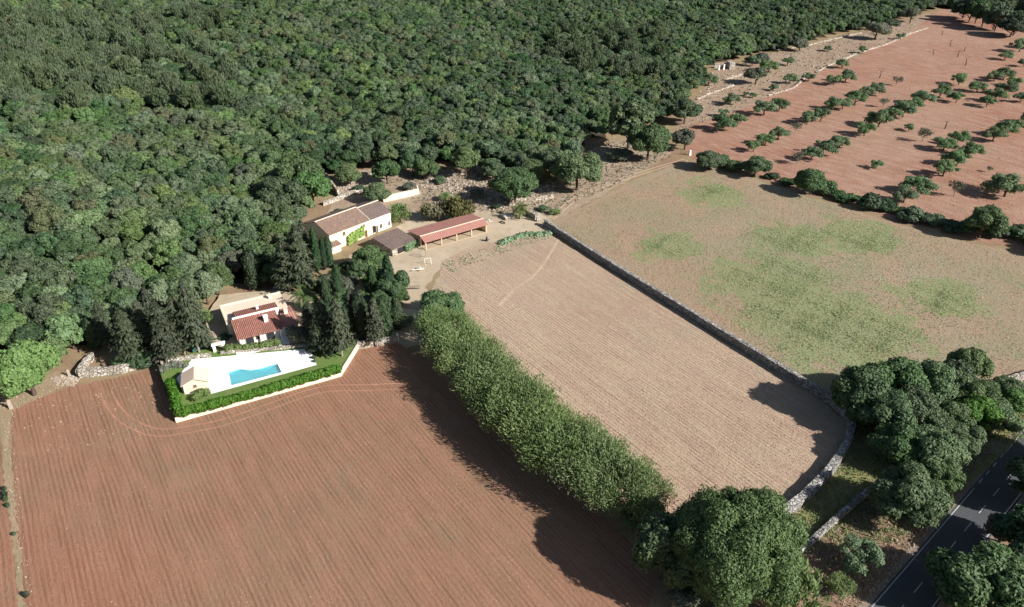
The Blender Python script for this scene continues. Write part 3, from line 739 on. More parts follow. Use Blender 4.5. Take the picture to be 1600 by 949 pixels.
# farmyard walls
wall('ruin_wall', [P(510, 281), P(529, 307)], 2.2, .7, M['rubble'], 'left side wall of the ruined stone yard, dark on its outer face')
wall('ruin_wall', [P(529, 308), P(570, 303)], 1.4, .7, M['rubble'], 'broken low wall closing the ruined yard towards the farmhouse', jit=.25)
wall('ruin_wall', [P(510, 281), P(545, 277), P(588, 271)], 1.1, .6, M['rubble'], 'rear wall of the ruined stone yard under the oak crowns', jit=.2)
wall('garden_wall', [P(599, 316), P(654, 304)], 1.9, .5, M['cream'], 'cream plastered wall standing alone behind the farmhouse shrubs', jit=.03)
wall('garden_wall', [P(654, 304), P(652, 298)], 1.7, .5, M['cream'], 'short return of the cream plastered garden wall')
wall('garden_wall', [P(505, 322), P(540, 309), P(556, 303)], 1.3, .5, M['palestone'], 'low yellowish stone wall behind the farmhouse roof', jit=.1)
wall('stone_wall', [P(783, 306), P(797, 315)], 1.5, .8, M['palestone'], 'short slanting stone wall by the round tree behind the palm')
wall('stone_wall', [P(797, 316), P(840, 313), P(864, 309)], .9, 1.1, M['rubble'], 'crumbling light stone wall running right from behind the palm', jit=.22, step=.7)
wall('stone_wall', [P(818, 333), P(838, 343)], 1.6, .9, M['palestone'], 'short thick stone wall between the palm and the track')
wall('stone_wall', [P(742, 350), P(768, 346)], .7, 1.0, M['palestone'], 'low pale stone bench wall at the right end of the open barn', jit=.1)
wall('stone_wall', [P(741, 262), P(757, 275)], 1.9, .6, M['palestone'], 'short stone wall standing under the forest edge above the rubble slope')
wall('stone_wall', [P(933, 210), P(955, 206), P(990, 200)], 1.0, .7, M['palestone'], 'pale stone wall at the top of the dry clearing', jit=.15)
for q, lab in ((((1088, 156), (1112, 146), (1146, 134)), 'lowest line of tumbled stones on the orchard terraces'), (((1130, 126), (1152, 119), (1166, 116)), 'tumbled terrace stones in front of the small ruin'),
               (((1200, 150), (1240, 138), (1262, 118)), 'faint stone terrace edge at the left of the orchard'),
               (((1275, 114), (1290, 105), (1306, 98)), 'bright heap-like stone wall among the upper orchard shrubs'),
               (((1306, 98), (1345, 82), (1385, 70), (1420, 54), (1450, 44)), 'long low stone terrace wall along the top of the orchard'),
               (((1210, 80), (1260, 72), (1310, 60), (1345, 52)), 'stone wall between the forest edge and the upper terrace')):
    wall('terrace_wall', [P(*p) for p in q], .55, 1.0, M['rubble'], lab, 'terrace wall', .25, .8)

# ------------------------------------------------------------------ buildings
def prism_wall(mb, u0, u1, v0, v1, z0, ze, zr, vr, zb):
    """closed house body with a gable profile: front eave ze, ridge zr at vr, back eave zb"""
    pr = [(v0, z0), (v1, z0), (v1, zb), (vr, zr), (v0, ze)]
    vs = [(u0, a, b) for a, b in pr]+[(u1, a, b) for a, b in pr]
    mb.add(vs, [(0, 4, 3, 2, 1), (5, 6, 7, 8, 9)]+[(i, (i+1) % 5, (i+1) % 5+5, i+5) for i in range(5)])
def gable_roof(mb, u0, u1, v0, v1, ze, zr, vr, zb, th=.16):
    mb.slab([(u0, v0, ze+th), (u1, v0, ze+th), (u1, vr, zr+th), (u0, vr, zr+th)], th)
    mb.slab([(u0, vr, zr+th), (u1, vr, zr+th), (u1, v1, zb+th), (u0, v1, zb+th)], th)
def window(parent, u, z, wd, ht, v=0, frame='post', pane='glass', name='window', shutter=None):
    m = MB(); t = .09; d = .07
    m.box(u, u+t, v-d, v-.002, z, z+ht); m.box(u+wd-t, u+wd, v-d, v-.002, z, z+ht); m.box(u+t, u+wd-t, v-d, v-.002, z+ht-t, z+ht); m.box(u-.06, u+wd+.06, v-d-.05, v-.002, z-.1, z)
    if name == 'window': m.box(u+wd/2-.03, u+wd/2+.03, v-d+.01, v-.03, z, z+ht-t)
    f = m.build(name, M[frame], parent)
    p = MB().box(u+t, u+wd-t, v-.028, v-.003, z+.005, z+ht-t-.003).build('pane' if name == 'window' else 'door_leaf_or_shade', M[pane], f)
    if shutter:
        MB().box(u+wd, u+wd+.5, v-.6, v-.55, z, z+ht).build('shutter', M[shutter], f)
    return f
# farmhouse
HA = math.radians(48.5); O = P(514, 367.5, 4.7); HL = math.dist(O, P(612, 331.5, 4.7)); U1 = HL*.63
fh = thing('farmhouse', 'two-storey cream farmhouse with old brown tiled roofs beside the red barn', 'house', (*O, 0), HA)
m = MB(); prism_wall(m, 0, U1, 0, 12.2, -.3, 4.75, 6.75, 5.4, 4.3); m.build('wall', M['cream'], fh)
m = MB(); prism_wall(m, U1+.003, HL, .25, 11.8, -.3, 4.55, 6.3, 5.6, 4.2); tag(m.build('wall', M['white'], fh), 'bright white wall of the right wing')
m = MB(); gable_roof(m, -.25, U1+.12, -.35, 12.6, 4.66, 6.78, 5.4, 4.22)
tag(m.build('roof', M['mixtile'], fh), 'patched brown and orange tiled roof of the left wing')
m = MB(); gable_roof(m, U1+.125, HL+.25, -.1, 12.2, 4.46, 6.33, 5.6, 4.12)
tag(m.build('roof', M['oldtile'], fh), 'plain brown tiled roof of the right wing')
m = MB(); m.tube([(-.3, 5.4, 6.97), (U1+.15, 5.4, 6.97)], [.14, .14], 6); m.tube([(U1+.1, 5.6, 6.52), (HL+.3, 5.6, 6.52)], [.14, .14], 6)
m.tube([(U1, -.4, 4.9), (U1, 5.4, 7.0)], [.12, .12], 6); m.build('ridge_tiles', M['coping'], fh)
m = MB(); m.tube([(U1-.15, -.08, .1), (U1-.15, -.08, 4.6)], [.06, .06], 6); m.build('drainpipe', M['post'], fh)
window(fh, 4.2, 3.0, .9, 1.1); window(fh, U1-2.2, 3.2, .7, .9)
window(fh, U1-1.9, .05, 1.0, 2.1, name='door', pane='wood')
window(fh, U1+1.0, .3, 1.1, 2.1, .25, name='door', pane='black', shutter='wood'); window(fh, U1+3.6, .9, 1.0, 1.2, .25)
window(fh, U1+6.6, .7, .8, 1.3, .25)
# lean-to annex
a = P(519, 399); an = thing('annex', 'small brown tiled lean-to against the left end of the farmhouse front', 'shed', (*a, 0), HA)
MB().box(0, 3.2, .3, 2.6, -.2, 2.0).build('wall', M['cream'], an)
m = MB(); m.slab([(-.2, 0, 2.1), (3.4, 0, 2.1), (3.4, 2.8, 2.8), (-.2, 2.8, 2.8)], .12); m.build('roof', M['mixtile'], an)
# old shed left of the barn
a = (-30.9, 170.9); sh = thing('old_shed', 'low stone shed under a weathered grey-brown tiled roof between farmhouse and barn', 'shed', (*a, 0), HA)
m = MB(); m.add([(0, .3, -.2), (8.1, .3, -.2), (8.1, 7.4, -.2), (0, 7.4, -.2), (0, .3, 2.05), (8.1, .3, 2.05), (8.1, 7.4, 3.1), (0, 7.4, 3.1)], [(3, 2, 1, 0), (4, 5, 6, 7), (0, 1, 5, 4), (1, 2, 6, 5), (2, 3, 7, 6), (3, 0, 4, 7)]); m.build('wall', M['palestone'], sh)
m = MB(); m.slab([(-.3, -.1, 2.15), (8.3, -.1, 2.15), (8.3, 7.7, 3.3), (-.3, 7.7, 3.3)], .15); m.build('roof', M['oldtile'], sh)
window(sh, 1.6, .1, 2.6, 1.75, .3, name='door', pane='black')  # flat black panel paints the shade inside the open doorway
# open barn
BA = math.radians(36); a = P(665, 391); BL = math.dist(a, P(759.8, 363)); bn = thing('open_barn', 'long open-fronted barn with smooth red tiled roof and ochre posts', 'barn', (*a, 0), BA)
MB().box(-.1, BL+.1, -.3, 8.5, -.1, .12).build('floor', M['yard'], bn)
m = MB(); m.box(0, BL, 8.2, 8.5, .12, 2.42); m.box(-.0, .25, 2.5, 8.2, .12, 2.5); m.box(BL-.25, BL, .25, 8.2, .12, 2.5); m.build('wall', M['yellow'], bn)
MB().box(BL-4.3, BL-.25, 3.4, 3.6, .12, 2.5).build('wall', M['yellow'], bn)
m = MB(); 
m.slab([(-.4, -.55, 2.47), (BL+.35, -.55, 2.47), (BL+.35, 1.9, 3.40), (-.4, 1.9, 3.40)], .13)
m.slab([(-.4, 1.9, 3.40), (BL+.35, 1.9, 3.40), (BL+.35, 8.8, 2.55), (-.4, 8.8, 2.55)], .13); m.build('roof', M['barntile'], bn)
m = MB(); m.tube([(-.4, 1.9, 3.42), (BL+.35, 1.9, 3.42)], [.12, .12], 6); m.build('ridge_tiles', M['coping'], bn)
MB().box(-.1, BL+.1, -.16, .06, 2.16, 2.36).build('beam', M['post'], bn)
for k in range(5):
    u = .12+k*(BL-.24)/4
    MB().box(u-.13, u+.13, -.17, .09, .12, 2.15).build('post', M['post'], bn)
# small ruin at the orchard terrace
a = P(1121, 110); ru = thing('stone_ruin', 'tiny roofless stone hut with pale broken piers below the forest edge', 'ruin', (*a, 0), math.radians(10))
m = MB(); m.box(0, 9, 4, 4.5, -.2, 2.6); m.box(6.5, 9.5, 0, 4, -.2, 3.6); m.build('wall', M['palestone'], ru)
for u, hh in ((.5, 2.3), (3.2, 2.8)): MB().box(u, u+.7, 0, .7, -.2, hh).build('pier', M['white'], ru)

# ---- pool garden: a raised terrace
TZ = .8
ter = [P(275, 660), P(532, 588), P(560, 542), P(490, 505), P(452, 455), P(345, 466), P(322, 500), P(330, 548), P(246, 572)]
def flat_prism(name, poly, z0, z1, mtop, kind=None):
    n = len(poly); tri = tessellate_polygon([[Vector((x, y, 0)) for x, y in poly]])
    vs = [(x, y, z1) for x, y in poly]+[(x, y, z0) for x, y in poly]; fs = []
    for t in tri:
        A, B, C_ = (poly[i] for i in t)
        if (B[0]-A[0])*(C_[1]-A[1])-(B[1]-A[1])*(C_[0]-A[0]) < 0: t = t[::-1]
        fs.append(tuple(t))
    fs += [(i, i+n, (i+1) % n+n, (i+1) % n) for i in range(n)]
    return tag(obj(name, mesh(name, vs, fs, mtop)), kind=kind)
PT = lambda u, v, z=TZ: P(u, v, z)
pool_px = [(361.6, 602.9), (440, 582.3), (433, 568.5), (406, 576.5), (390, 579), (374, 577), (357.5, 582.3)]
pool = [PT(*q) for q in pool_px]
patio_px = [(300, 562), (484, 545), (495, 570.7), (324.5, 617.5), (287, 616), (276, 592)]
patio = [PT(*q) for q in patio_px]
def ring_sheet(name, outer, inner, z, mat, kind='structure'):
    tri = tessellate_polygon([[Vector((x, y, 0)) for x, y in outer], [Vector((x, y, 0)) for x, y in inner]])
    al = outer+inner; fs = []
    for t in tri:
        A, B, C_ = (al[i] for i in t)
        if (B[0]-A[0])*(C_[1]-A[1])-(B[1]-A[1])*(C_[0]-A[0]) < 0: t = t[::-1]
        fs.append(tuple(t))
    return tag(obj(name, mesh(name, [(x, y, z) for x, y in al], fs, mat)), kind=kind)
ring_sheet('garden_lawn', ter, pool, TZ, M['lawn'])
m = MB(); n = len(ter)
for i in range(n):
    a, b = ter[i], ter[(i+1) % n]; m.add([(a[0], a[1], -.1), (b[0], b[1], -.1), (b[0], b[1], TZ-.002), (a[0], a[1], TZ-.002)], [(0, 1, 2, 3)])
tag(m.build('terrace_edge', M['palestone']), kind='structure')
ring_sheet('patio', patio, pool, TZ+.05, M['patio'])
pl = thing('swimming_pool', 'turquoise swimming pool with a curved step end set in white paving', 'swimming pool', (0, 0, 0))
m = MB(); k = len(pool)
m.add([(x, y, TZ+.07) for x, y in pool]+[(x, y, .08) for x, y in pool], [(i, (i+1) % k, (i+1) % k+k, i+k) for i in range(k)]+[tuple(range(k, 2*k))])
m.build('basin', M['pooltile'], pl)
cen = Vector((sum(p[0] for p in pool)/k, sum(p[1] for p in pool)/k))
out = [tuple(cen+(Vector(p)-cen)*(1+.32/(Vector(p)-cen).length)) for p in pool]
rs = ring_sheet('coping', out, pool, TZ+.075, M['patio'], kind=None); rs.parent = pl
m = MB(); m.add([(x, y, TZ-.07) for x, y in pool], [tuple(range(k))]); m.build('water', M['water'], pl)
yw = [P(246, 571), P(275, 660), P(532, 588), P(560, 543)]
def inset(p, q, d):
    a, b = Vector(p), Vector(q); n = Vector((-(b-a).y, (b-a).x)).normalized()*d; return tuple(a+n), tuple(b+n)
wall('garden_wall', [yw[1], yw[2], yw[3]], 1.0, .45, M['coping'], 'low cream retaining wall along the front of the pool garden', jit=.015, step=3)
wall('screen_fence', [yw[0], tuple(Vector(yw[0]).lerp(Vector(yw[1]), .58))], 1.9, .12, M['black'], 'dark screen fence on the left side of the pool garden', 'fence', jit=.01, step=3)

def hedge_mesh(line, width, hgt, seed, mat, ls=.28, dens=1.0, z0=0, lump=.8, name='foliage'):
    """dense clipped foliage along a line, in rounded lumps"""
    rng = np.random.default_rng(seed); L = []
    for i in range(len(line)-1):
        a, b = np.array(line[i]), np.array(line[i+1]); n = max(1, int(np.hypot(*(b-a))/lump))
        for k in range(n): L.append(a+(b-a)*k/n)
    L.append(np.array(line[-1])); parts = []
    for p in L:
        for lv in range(max(1, int(hgt/(width*.7)))):
            r = width/2*rng.uniform(.85, 1.15); z = z0+min(hgt-r, (lv+.5)*hgt/max(1, int(hgt/(width*.7))))+rng.uniform(-.1, .15)
            c0_ = np.array([p[0]+rng.uniform(-.1, .1)*width, p[1]+rng.uniform(-.1, .1)*width, z])
            parts += cores([c0_], [r], .85, rng)
            n = int(dens*4*math.pi*r*r*1.1/(ls*ls*1.1))
            dr = unit(rng.normal(size=(n, 3))); c = c0_+dr*(r*rng.uniform(.85, 1.15, n))[:, None]
            v, f = cards(c, unit(dr+rng.normal(0, .5, (n, 3))), ls, rng, .7, np.tile([0, 0, 1.], (n, 1))+rng.normal(0, .5, (n, 3)))
            parts.append((v, f, rng.uniform(0, 1, n)))
    return join(parts, name, mat)
def hedge(name, line, width, hgt, seed, mat, label, cat='hedge', **k):
    return tag(obj(name, hedge_mesh(line, width, hgt, seed, mat, **k)), label, cat)
hedge('hedge', [PT(283, 652), PT(400, 621), PT(529, 583)], 1.7, 2.0, 1, M['hedge'], 'bright green clipped hedge along the front wall of the pool garden', z0=TZ, ls=.2, lump=.7)
hedge('hedge', [PT(279, 645), PT(272, 620), PT(268, 608)], 1.7, 2.4, 2, M['hedge'], 'bright green hedge corner at the left end of the pool garden', z0=TZ, ls=.2, lump=.8)
hedge('hedge', [PT(304, 625), PT(314, 617), PT(322, 617)], 1.6, 1.3, 3, M['hedge'], 'round green shrub group in front of the pool house', z0=TZ, ls=.2)
hedge('hedge', [PT(356, 549), PT(385, 548), PT(410, 545), PT(432, 540)], 1.5, 1.5, 4, M['hedge'], 'dark green hedge between the villa and the white pool terrace', z0=TZ, ls=.2)
hedge('shrub_bed', [PT(252, 580), PT(268, 573), PT(290, 572)], 1.6, .9, 5, M['olive'], 'straggly low plants in the bed left of the pool house', 'plants', z0=TZ, ls=.25, dens=.7)
for i, (u, v) in enumerate(((487, 552), (490, 560), (492, 566), (480, 548))):
    hedge('potted_shrub', [PT(u, v), PT(u+1, v)], .7, .6, 20+i, M['oakdark'], ['small dark plant on the right edge of the patio, second from the top', 'small dark plant on the right edge of the patio, third from the top', 'small dark plant at the near right corner of the patio', 'small dark plant at the far right corner of the patio'][i], 'plant', z0=TZ, ls=.14)
# pool house
a = PT(289, 616.5); PA = math.radians(20); ph = thing('pool_house', 'small cream pool house with pale gabled roof at the left end of the pool', 'pool house', (*a, TZ), PA)
m = MB(); vs = [(0, 0), (4.4, 0), (4.4, 2.1), (2.2, 3.1), (0, 2.1)]
m.add([(x, 0, z) for x, z in vs]+[(x, 3.9, z) for x, z in vs], [(0, 1, 2, 3, 4), (9, 8, 7, 6, 5)]+[(i, i+5, (i+1) % 5+5, (i+1) % 5) for i in range(5)]); m.build('wall', M['cream'], ph)
m = MB(); m.slab([(2.2, -.3, 3.25), (2.2, 4.2, 3.25), (-.35, 4.2, 2.08), (-.35, -.3, 2.08)], .14); m.slab([(2.2, 4.2, 3.25), (2.2, -.3, 3.25), (4.75, -.3, 2.08), (4.75, 4.2, 2.08)], .14); m.build('roof', M['paletile'], ph)
window(ph, 1.7, 1.1, .7, .7)
# gate arch between villa and pool
a = PT(334, 551); ga = thing('stone_arch', 'small white masonry arch on the wall behind the pool patio', 'arch', (*a, TZ), math.radians(20))
m = MB(); m.box(0, .5, 0, .7, 0, 1.5); m.box(1.8, 2.3, 0, .7, 0, 1.5); m.slab([(-.2, -.1, 1.7), (2.5, -.1, 1.9), (2.5, .8, 1.9), (-.2, .8, 1.7)], .2); m.build('masonry', M['white'], ga)
wall('garden_wall', [PT(345, 553), PT(420, 547), PT(486, 541)], .6, .5, M['palestone'], 'low rough stone wall behind the far edge of the white patio', jit=.06, z0=TZ, step=.8)
wall('garden_wall', [PT(252, 571), PT(290, 562), PT(330, 557)], .8, .6, M['palestone'], 'low pale stone wall under the conifers left of the patio', jit=.08, z0=TZ, step=.8)
# villa
VA = math.radians(28.5); O = P(373, 529.5, 2.6+TZ); vl = thing('villa', 'low villa with red tiled roofs and a pale flat roof terrace behind the pool', 'house', (*O, TZ), VA)
MB().box(0, 9.4, .6, 5.6, 0, 2.45).build('wall', M['white'], vl)
m = MB(); m.slab([(-.3, -.4, 2.6), (8.9, -.4, 2.6), (8.9, 5.6, 4.15), (-.3, 5.6, 4.15)], .15); tag(m.build('roof', M['redtile'], vl), 'front roof of bright red tiles')
m = MB(); m.slab([(8.91, .6, 2.45), (12.6, .6, 2.45), (12.6, 4.4, 3.4), (8.91, 4.4, 3.4)], .15); m.slab([(9.7, 4.41, 3.4), (12.6, 4.41, 3.4), (12.6, 8.1, 3.0), (9.7, 8.1, 3.0)], .15); tag(m.build('roof', M['barntile'], vl), 'right hand roof, partly shaded')
m = MB(); m.box(0, 9.6, 5.603, 5.85, 0, 4.5); m.box(9.5, 12.4, 1.2, 7.6, 0, 2.3); m.add([(0, .6, 2.453), (0, 5.6, 2.453), (0, 5.6, 3.9), (0, 5.6, 3.9)], [(0, 1, 2)]); m.build('wall', M['white'], vl)
m = MB(); m.slab([(.6, 5.853, 4.58), (9.6, 5.853, 4.58), (9.6, 8.9, 4.15), (.6, 8.9, 4.15)], .15); tag(m.build('roof', M['redtile'], vl), 'narrow upper roof sloping away behind the white wall')
MB().box(-1.1, 11.7, 6.2, 14.6, 0, 2.95).build('wall', M['cream'], vl)
MB().box(-1.3, 11.9, 6.1, 14.8, 2.955, 3.1).build('flat_roof', M['pinkflat'], vl)
m = MB(); m.box(-1.3, -.95, 6.1, 14.8, 3.103, 3.35); m.box(-.95, 11.9, 14.45, 14.8, 3.103, 3.35); m.build('parapet', M['coping'], vl)
m = MB(); m.box(5.9, 6.7, 2.6, 3.3, 3.0, 4.7); m.box(5.8, 6.8, 2.5, 3.4, 4.7, 4.85); m.build('chimney', M['white'], vl)
m = MB(); m.box(5.3, 5.8, 7.1, 7.6, 3.9, 5.3); m.build('chimney', M['white'], vl)
m = MB(); m.box(9.0, 9.6, 12.8, 13.4, 3.1, 4.2); m.build('chimney', M['cream'], vl)
m = MB(); m.box(10.4, 11.2, 4.1, 4.9, 3.0, 4.5); m.build('chimney', M['coping'], vl)
for u in (.1, 4.2, 8.2): MB().box(u, u+.35, -.25, .1, 0, 2.42).build('pillar', M['white'], vl)
for u in (1.2, 5.4): window(vl, u, .05, 1.8, 2.0, .6, name='door', pane='glass')
window(vl, 3.3, 1.0, .8, 1.0, .6)
MB().box(-1.2, 9.6, -2.6, .595, .0, .06).build('veranda_floor', M['patio'], vl)
sheet('villa_forecourt', [(330, 543), (320, 498), (343, 461), (455, 451), (490, 498), (522, 524), (486, 537), (420, 543)], TZ+.015, M['yard'], .2, zpx=TZ)
sheet('villa_path', [(440, 470), (462, 455), (500, 470), (520, 500), (498, 505), (470, 478), (455, 488)], TZ+.03, M['yard'], .2, zpx=TZ)
sheet('garden_path', [(500, 470), (545, 440), (560, 450), (600, 455), (650, 480), (640, 500), (600, 490), (560, 470), (520, 500)], .03, M['yard'], .4)
# ochre bank by the avenue
sheet('sandy_bank', [(615, 492), (622, 480), (656, 485), (656, 500), (640, 506), (620, 502)], .04, mat_plain('ochre_sand', (.74, .58, .36), var=.15), .4)
# tank by the left conifers
a = P(300, 550); tk = thing('water_tank', 'green box tank with pale flat lid among the conifer trunks', 'tank', (*a, 0), math.radians(10))
MB().box(0, 2.6, 0, 1.8, 0, 1.8).build('tank', M['green_tank'], tk); MB().box(-.1, 2.7, -.1, 2.6, 2.1, 2.25).build('lid', M['coping'], tk)
m = MB(); [m.box(x, x+.1, y, y+.1, 1.8, 2.1) for x in (0, 2.5) for y in (0, 1.7)]; m.build('support', M['wood'], tk)

# palm kerb: raised stone bed of the palm by the barn
a = P(790, 345); pb = thing('stone_plinth', 'pale square stone plinth left of the palm by the barn', 'plinth', (*a, 0), math.radians(30))
MB().box(0, 3.8, 0, 3.4, -.1, .6).build('block', M['palestone'], pb); MB().box(.15, 3.65, .15, 3.25, .603, .7).build('top_slab', M['coping'], pb)

# ------------------------------------------------------------------ single trees
def palm(name, u, v, hgt, R, nf, label, z0=0, seed=1):
    rng = random.Random(seed); x, y = P(u, v, z0); t = thing(name, label, 'palm tree', (x, y, z0))
    m = MB(); m.tube([(0, 0, -.1), (.05, 0, hgt*.5), (.1, .05, hgt)], [.38, .3, .34], 10); m.build('trunk', M['bark'], t, True)
    vs = []; fs = []; ti = []
    for i in range(nf):
        a = 2*math.pi*i/nf*2.4+rng.uniform(-.15, .15); el = rng.uniform(-.35, 1.25); L = R*rng.uniform(.85, 1.1)
        d = Vector((math.cos(a), math.sin(a), 0)); p = Vector((.1, .05, hgt)); pts = []
        e = el
        for k in range(8):
            pts.append(p.copy()); p = p+(d*math.cos(e)+Vector((0, 0, math.sin(e))))*L/7; e -= .24
        sd_ = Vector((-d.y, d.x, 0))
        for k in range(7):
            q0, q1 = pts[k], pts[k+1]; wd = .62*math.sin(math.pi*(k+.9)/8.2)+.05
            for sgn in (-1, 1):
                for h in range(2):
                    r0 = q0.lerp(q1, h*.5); r1 = q0.lerp(q1, h*.5+.42)
                    n0 = len(vs); tip = (r0+r1)/2+sd_*sgn*wd+d*.25+Vector((0, 0, -.12*wd))
                    vs += [tuple(r0), tuple(r1), tuple(tip)]; fs.append((n0, n0+1, n0+2)); ti.append(rng.random())
    obj('crown', mesh('crown', vs, fs, M['palm'], tint=ti), t)
    return t
palm('palm_tree', 478, 490, 4.4, 3.6, 46, 'tall palm with pale green fronds beside the villa', TZ, 3)
palm('palm_tree', 497, 492, 3.2, 2.6, 34, 'dark green palm right of the tall villa palm', 0, 4)
palm('palm_tree', 811, 342, 3.2, 3.4, 42, 'single dark palm standing by the stone plinth beyond the barn', 0, 5)

# row of dark conifers left of the pool
for u, v, wpx, hf, kd, lab in (
    (196, 522, 40, .9, 'conifer', 'tall shaggy conifer with pale bare trunk, first of the row left of the pool'),
    (222, 508, 34, 1.0, 'conifer', 'grey-green conifer standing behind the first trunk of the row'),
    (252, 515, 40, 1.0, 'conifer', 'brownish conifer in the middle of the row above the stone wall'),
    (276, 505, 34, 1.1, 'conifer', 'tall thin conifer behind the green tank'),
    (296, 490, 40, 1.2, 'conifer', 'tallest brownish conifer nearest the villa'),
    (236, 492, 34, 1.1, 'conifer', 'dark conifer at the back of the row'),
    (160, 505, 28, 1.1, 'conifer', 'slim dark conifer above the stone wall stub'),
    (316, 520, 24, .8, 'conifer', 'small conifer beside the villa shadow')):
    by_crown((kd, int(u) % 3), u, v, wpx, lab, 'conifer', 'conifer_tree', 'conifers left of the pool garden', hf)
by_crown(('bush', 0), 222, 555, 44, 'low spreading dark shrub behind the pale stone wall', 'shrub', 'shrub', hf=.8)
by_crown(('bush', 1), 190, 562, 26, 'small dark shrub at the left end of the stone wall', 'shrub', 'shrub')
by_crown(('olive', 0), 270, 545, 24, 'small grey shrub between the conifer trunks', 'shrub', 'shrub')
by_crown(('wisp', 0), 318, 494, 30, 'light green feathery shrub at the corner of the villa forecourt', 'shrub', 'shrub')
by_crown(('bright', 0), 35, 570, 94, 'big bright green round tree at the edge of the red field', 'tree', 'leafy_tree', hf=1.0)
by_crown(('oak', 3), 105, 515, 60, 'grey-green oak right of the bright green tree', 'oak tree', 'oak_tree')
by_crown(('oak', 2), 72, 490, 64, 'grey-green oak behind the bright green tree', 'oak tree', 'oak_tree')
# cypresses
for u, v, wpx, hf, lab in ((399, 452, 22, .95, 'broad single cypress at the forest edge above the villa'),
    (497, 425, 12, 1.1, 'left one of the three slim cypresses in front of the farmhouse'), (508, 422, 9, .82, 'middle one of the three slim cypresses in front of the farmhouse'),
    (517, 418, 11, .78, 'right one of the three slim cypresses in front of the farmhouse'),
    (567, 532, 22, 1.25, 'slim cypress in front of the garden trees, left of the pair'), (603, 528, 23, 1.1, 'broader cypress at the wall, right of the pair'),
    (470, 446, 16, .85, 'slim cypress behind the tall villa palm'), (455, 440, 18, .9, 'slim cypress left of the one behind the palm'), (545, 532, 18, .95, 'slim cypress second from the left at the pale rough wall'),
    (526, 536, 16, .8, 'slim cypress third from the right end of the patio lawn'), (622, 515, 17, .85, 'slim cypress at the right end of the garden cluster'), (505, 538, 16, .8, 'slim cypress behind the corner of the lawn'),
    (610, 470, 16, 1.15, 'slim pointed cypress at the right edge of the garden trees near the gate'), (515, 500, 15, 1.1, 'slim pointed cypress rising between palm and broad garden tree'), (532, 480, 14, 1.1, 'slim pointed cypress on the garden path'), (447, 452, 16, 1.1, 'slim cypress closest to the rear of the villa'),
    (585, 470, 15, .9, 'slim cypress standing in the middle of the garden trees'), (478, 428, 14, .9, 'slim cypress left of the three before the farmhouse'),
    (152, 545, 20, .8, 'short dark cypress beside the gateway in the left forest edge')):
    by_foot(('cypress', int(u) % 2), u, v, wpx, lab, 'cypress', 'cypress_tree', hf=hf*(22/wpx)*.62 if wpx < 24 else .72)
# garden cluster between villa and avenue
for key, u, v, wpx, hf, lab in (
    (('conifer', 0), 466, 400, 42, 1.0, 'dark conifer behind the villa palm'), (('conifer', 1), 446, 412, 38, .9, 'dark conifer nearest the big cypress'),
    (('conifer', 2), 474, 378, 28, 1.0, 'dark conifer touching the farmhouse gable'), (('tree', 0), 430, 425, 44, .9, 'dark tree at the forest edge behind the villa'),
    (('tree', 1), 578, 402, 50, .95, 'round green tree in front of the old shed'), (('tree', 2), 612, 438, 52, 1.1, 'dark tall tree behind the cypress pair'),
    (('darkoak', 0), 560, 420, 34, 1.0, 'dark crown left of the round green tree'), (('bright', 1), 579, 435, 22, .7, 'small light green round shrub among dark garden trees'),
    (('darkoak', 1), 592, 470, 34, 1.0, 'dark crown between the cypress pair'),
    (('conifer', 1), 484, 500, 32, .8, 'dark conifer at the left end of the garden cluster'), (('conifer', 2), 505, 505, 38, .9, 'drooping dark conifer second in the garden cluster'),
    (('conifer', 1), 528, 508, 36, 1.1, 'broad dark tree in the middle of the garden cluster'), (('conifer', 2), 548, 486, 28, 1.1, 'dark tree behind the left cypress'),
    (('darkoak', 2), 512, 478, 34, 1, 'dark crown at the back of the garden cluster'),
    (('tree', 1), 608, 492, 34, 1.0, 'dark tree over the pale wall right of the cypress'),
    (('olive', 0), 463, 522, 36, 1.0, 'silvery olive at the corner of the patio'), (('olive', 1), 530, 447, 40, 1.1, 'thin grey-leaved tree by the garden path'),
    (('olive', 0), 552, 440, 26, .8, 'small olive-green shrub beside the garden path'), (('wisp', 1), 480, 440, 24, .8, 'light feathery shrub above the tall palm'),
    (('olive', 1), 577, 472, 26, .9, 'bare greyish tree between the cypresses'),
    (('bush', 2), 352, 527, 18, .9, 'small shrub at the left corner of the villa'), (('bush', 0), 338, 530, 14, .8, 'dark shrub left of the villa')):
    by_crown(key, u, v, wpx, lab, 'conifer' if key[0] == 'conifer' else 'shrub' if key[0] in ('bush', 'wisp') or wpx < 24 else 'tree', {'conifer': 'conifer_tree', 'olive': 'olive_tree', 'bush': 'shrub', 'wisp': 'shrub'}.get(key[0], 'garden_tree'), hf=hf)
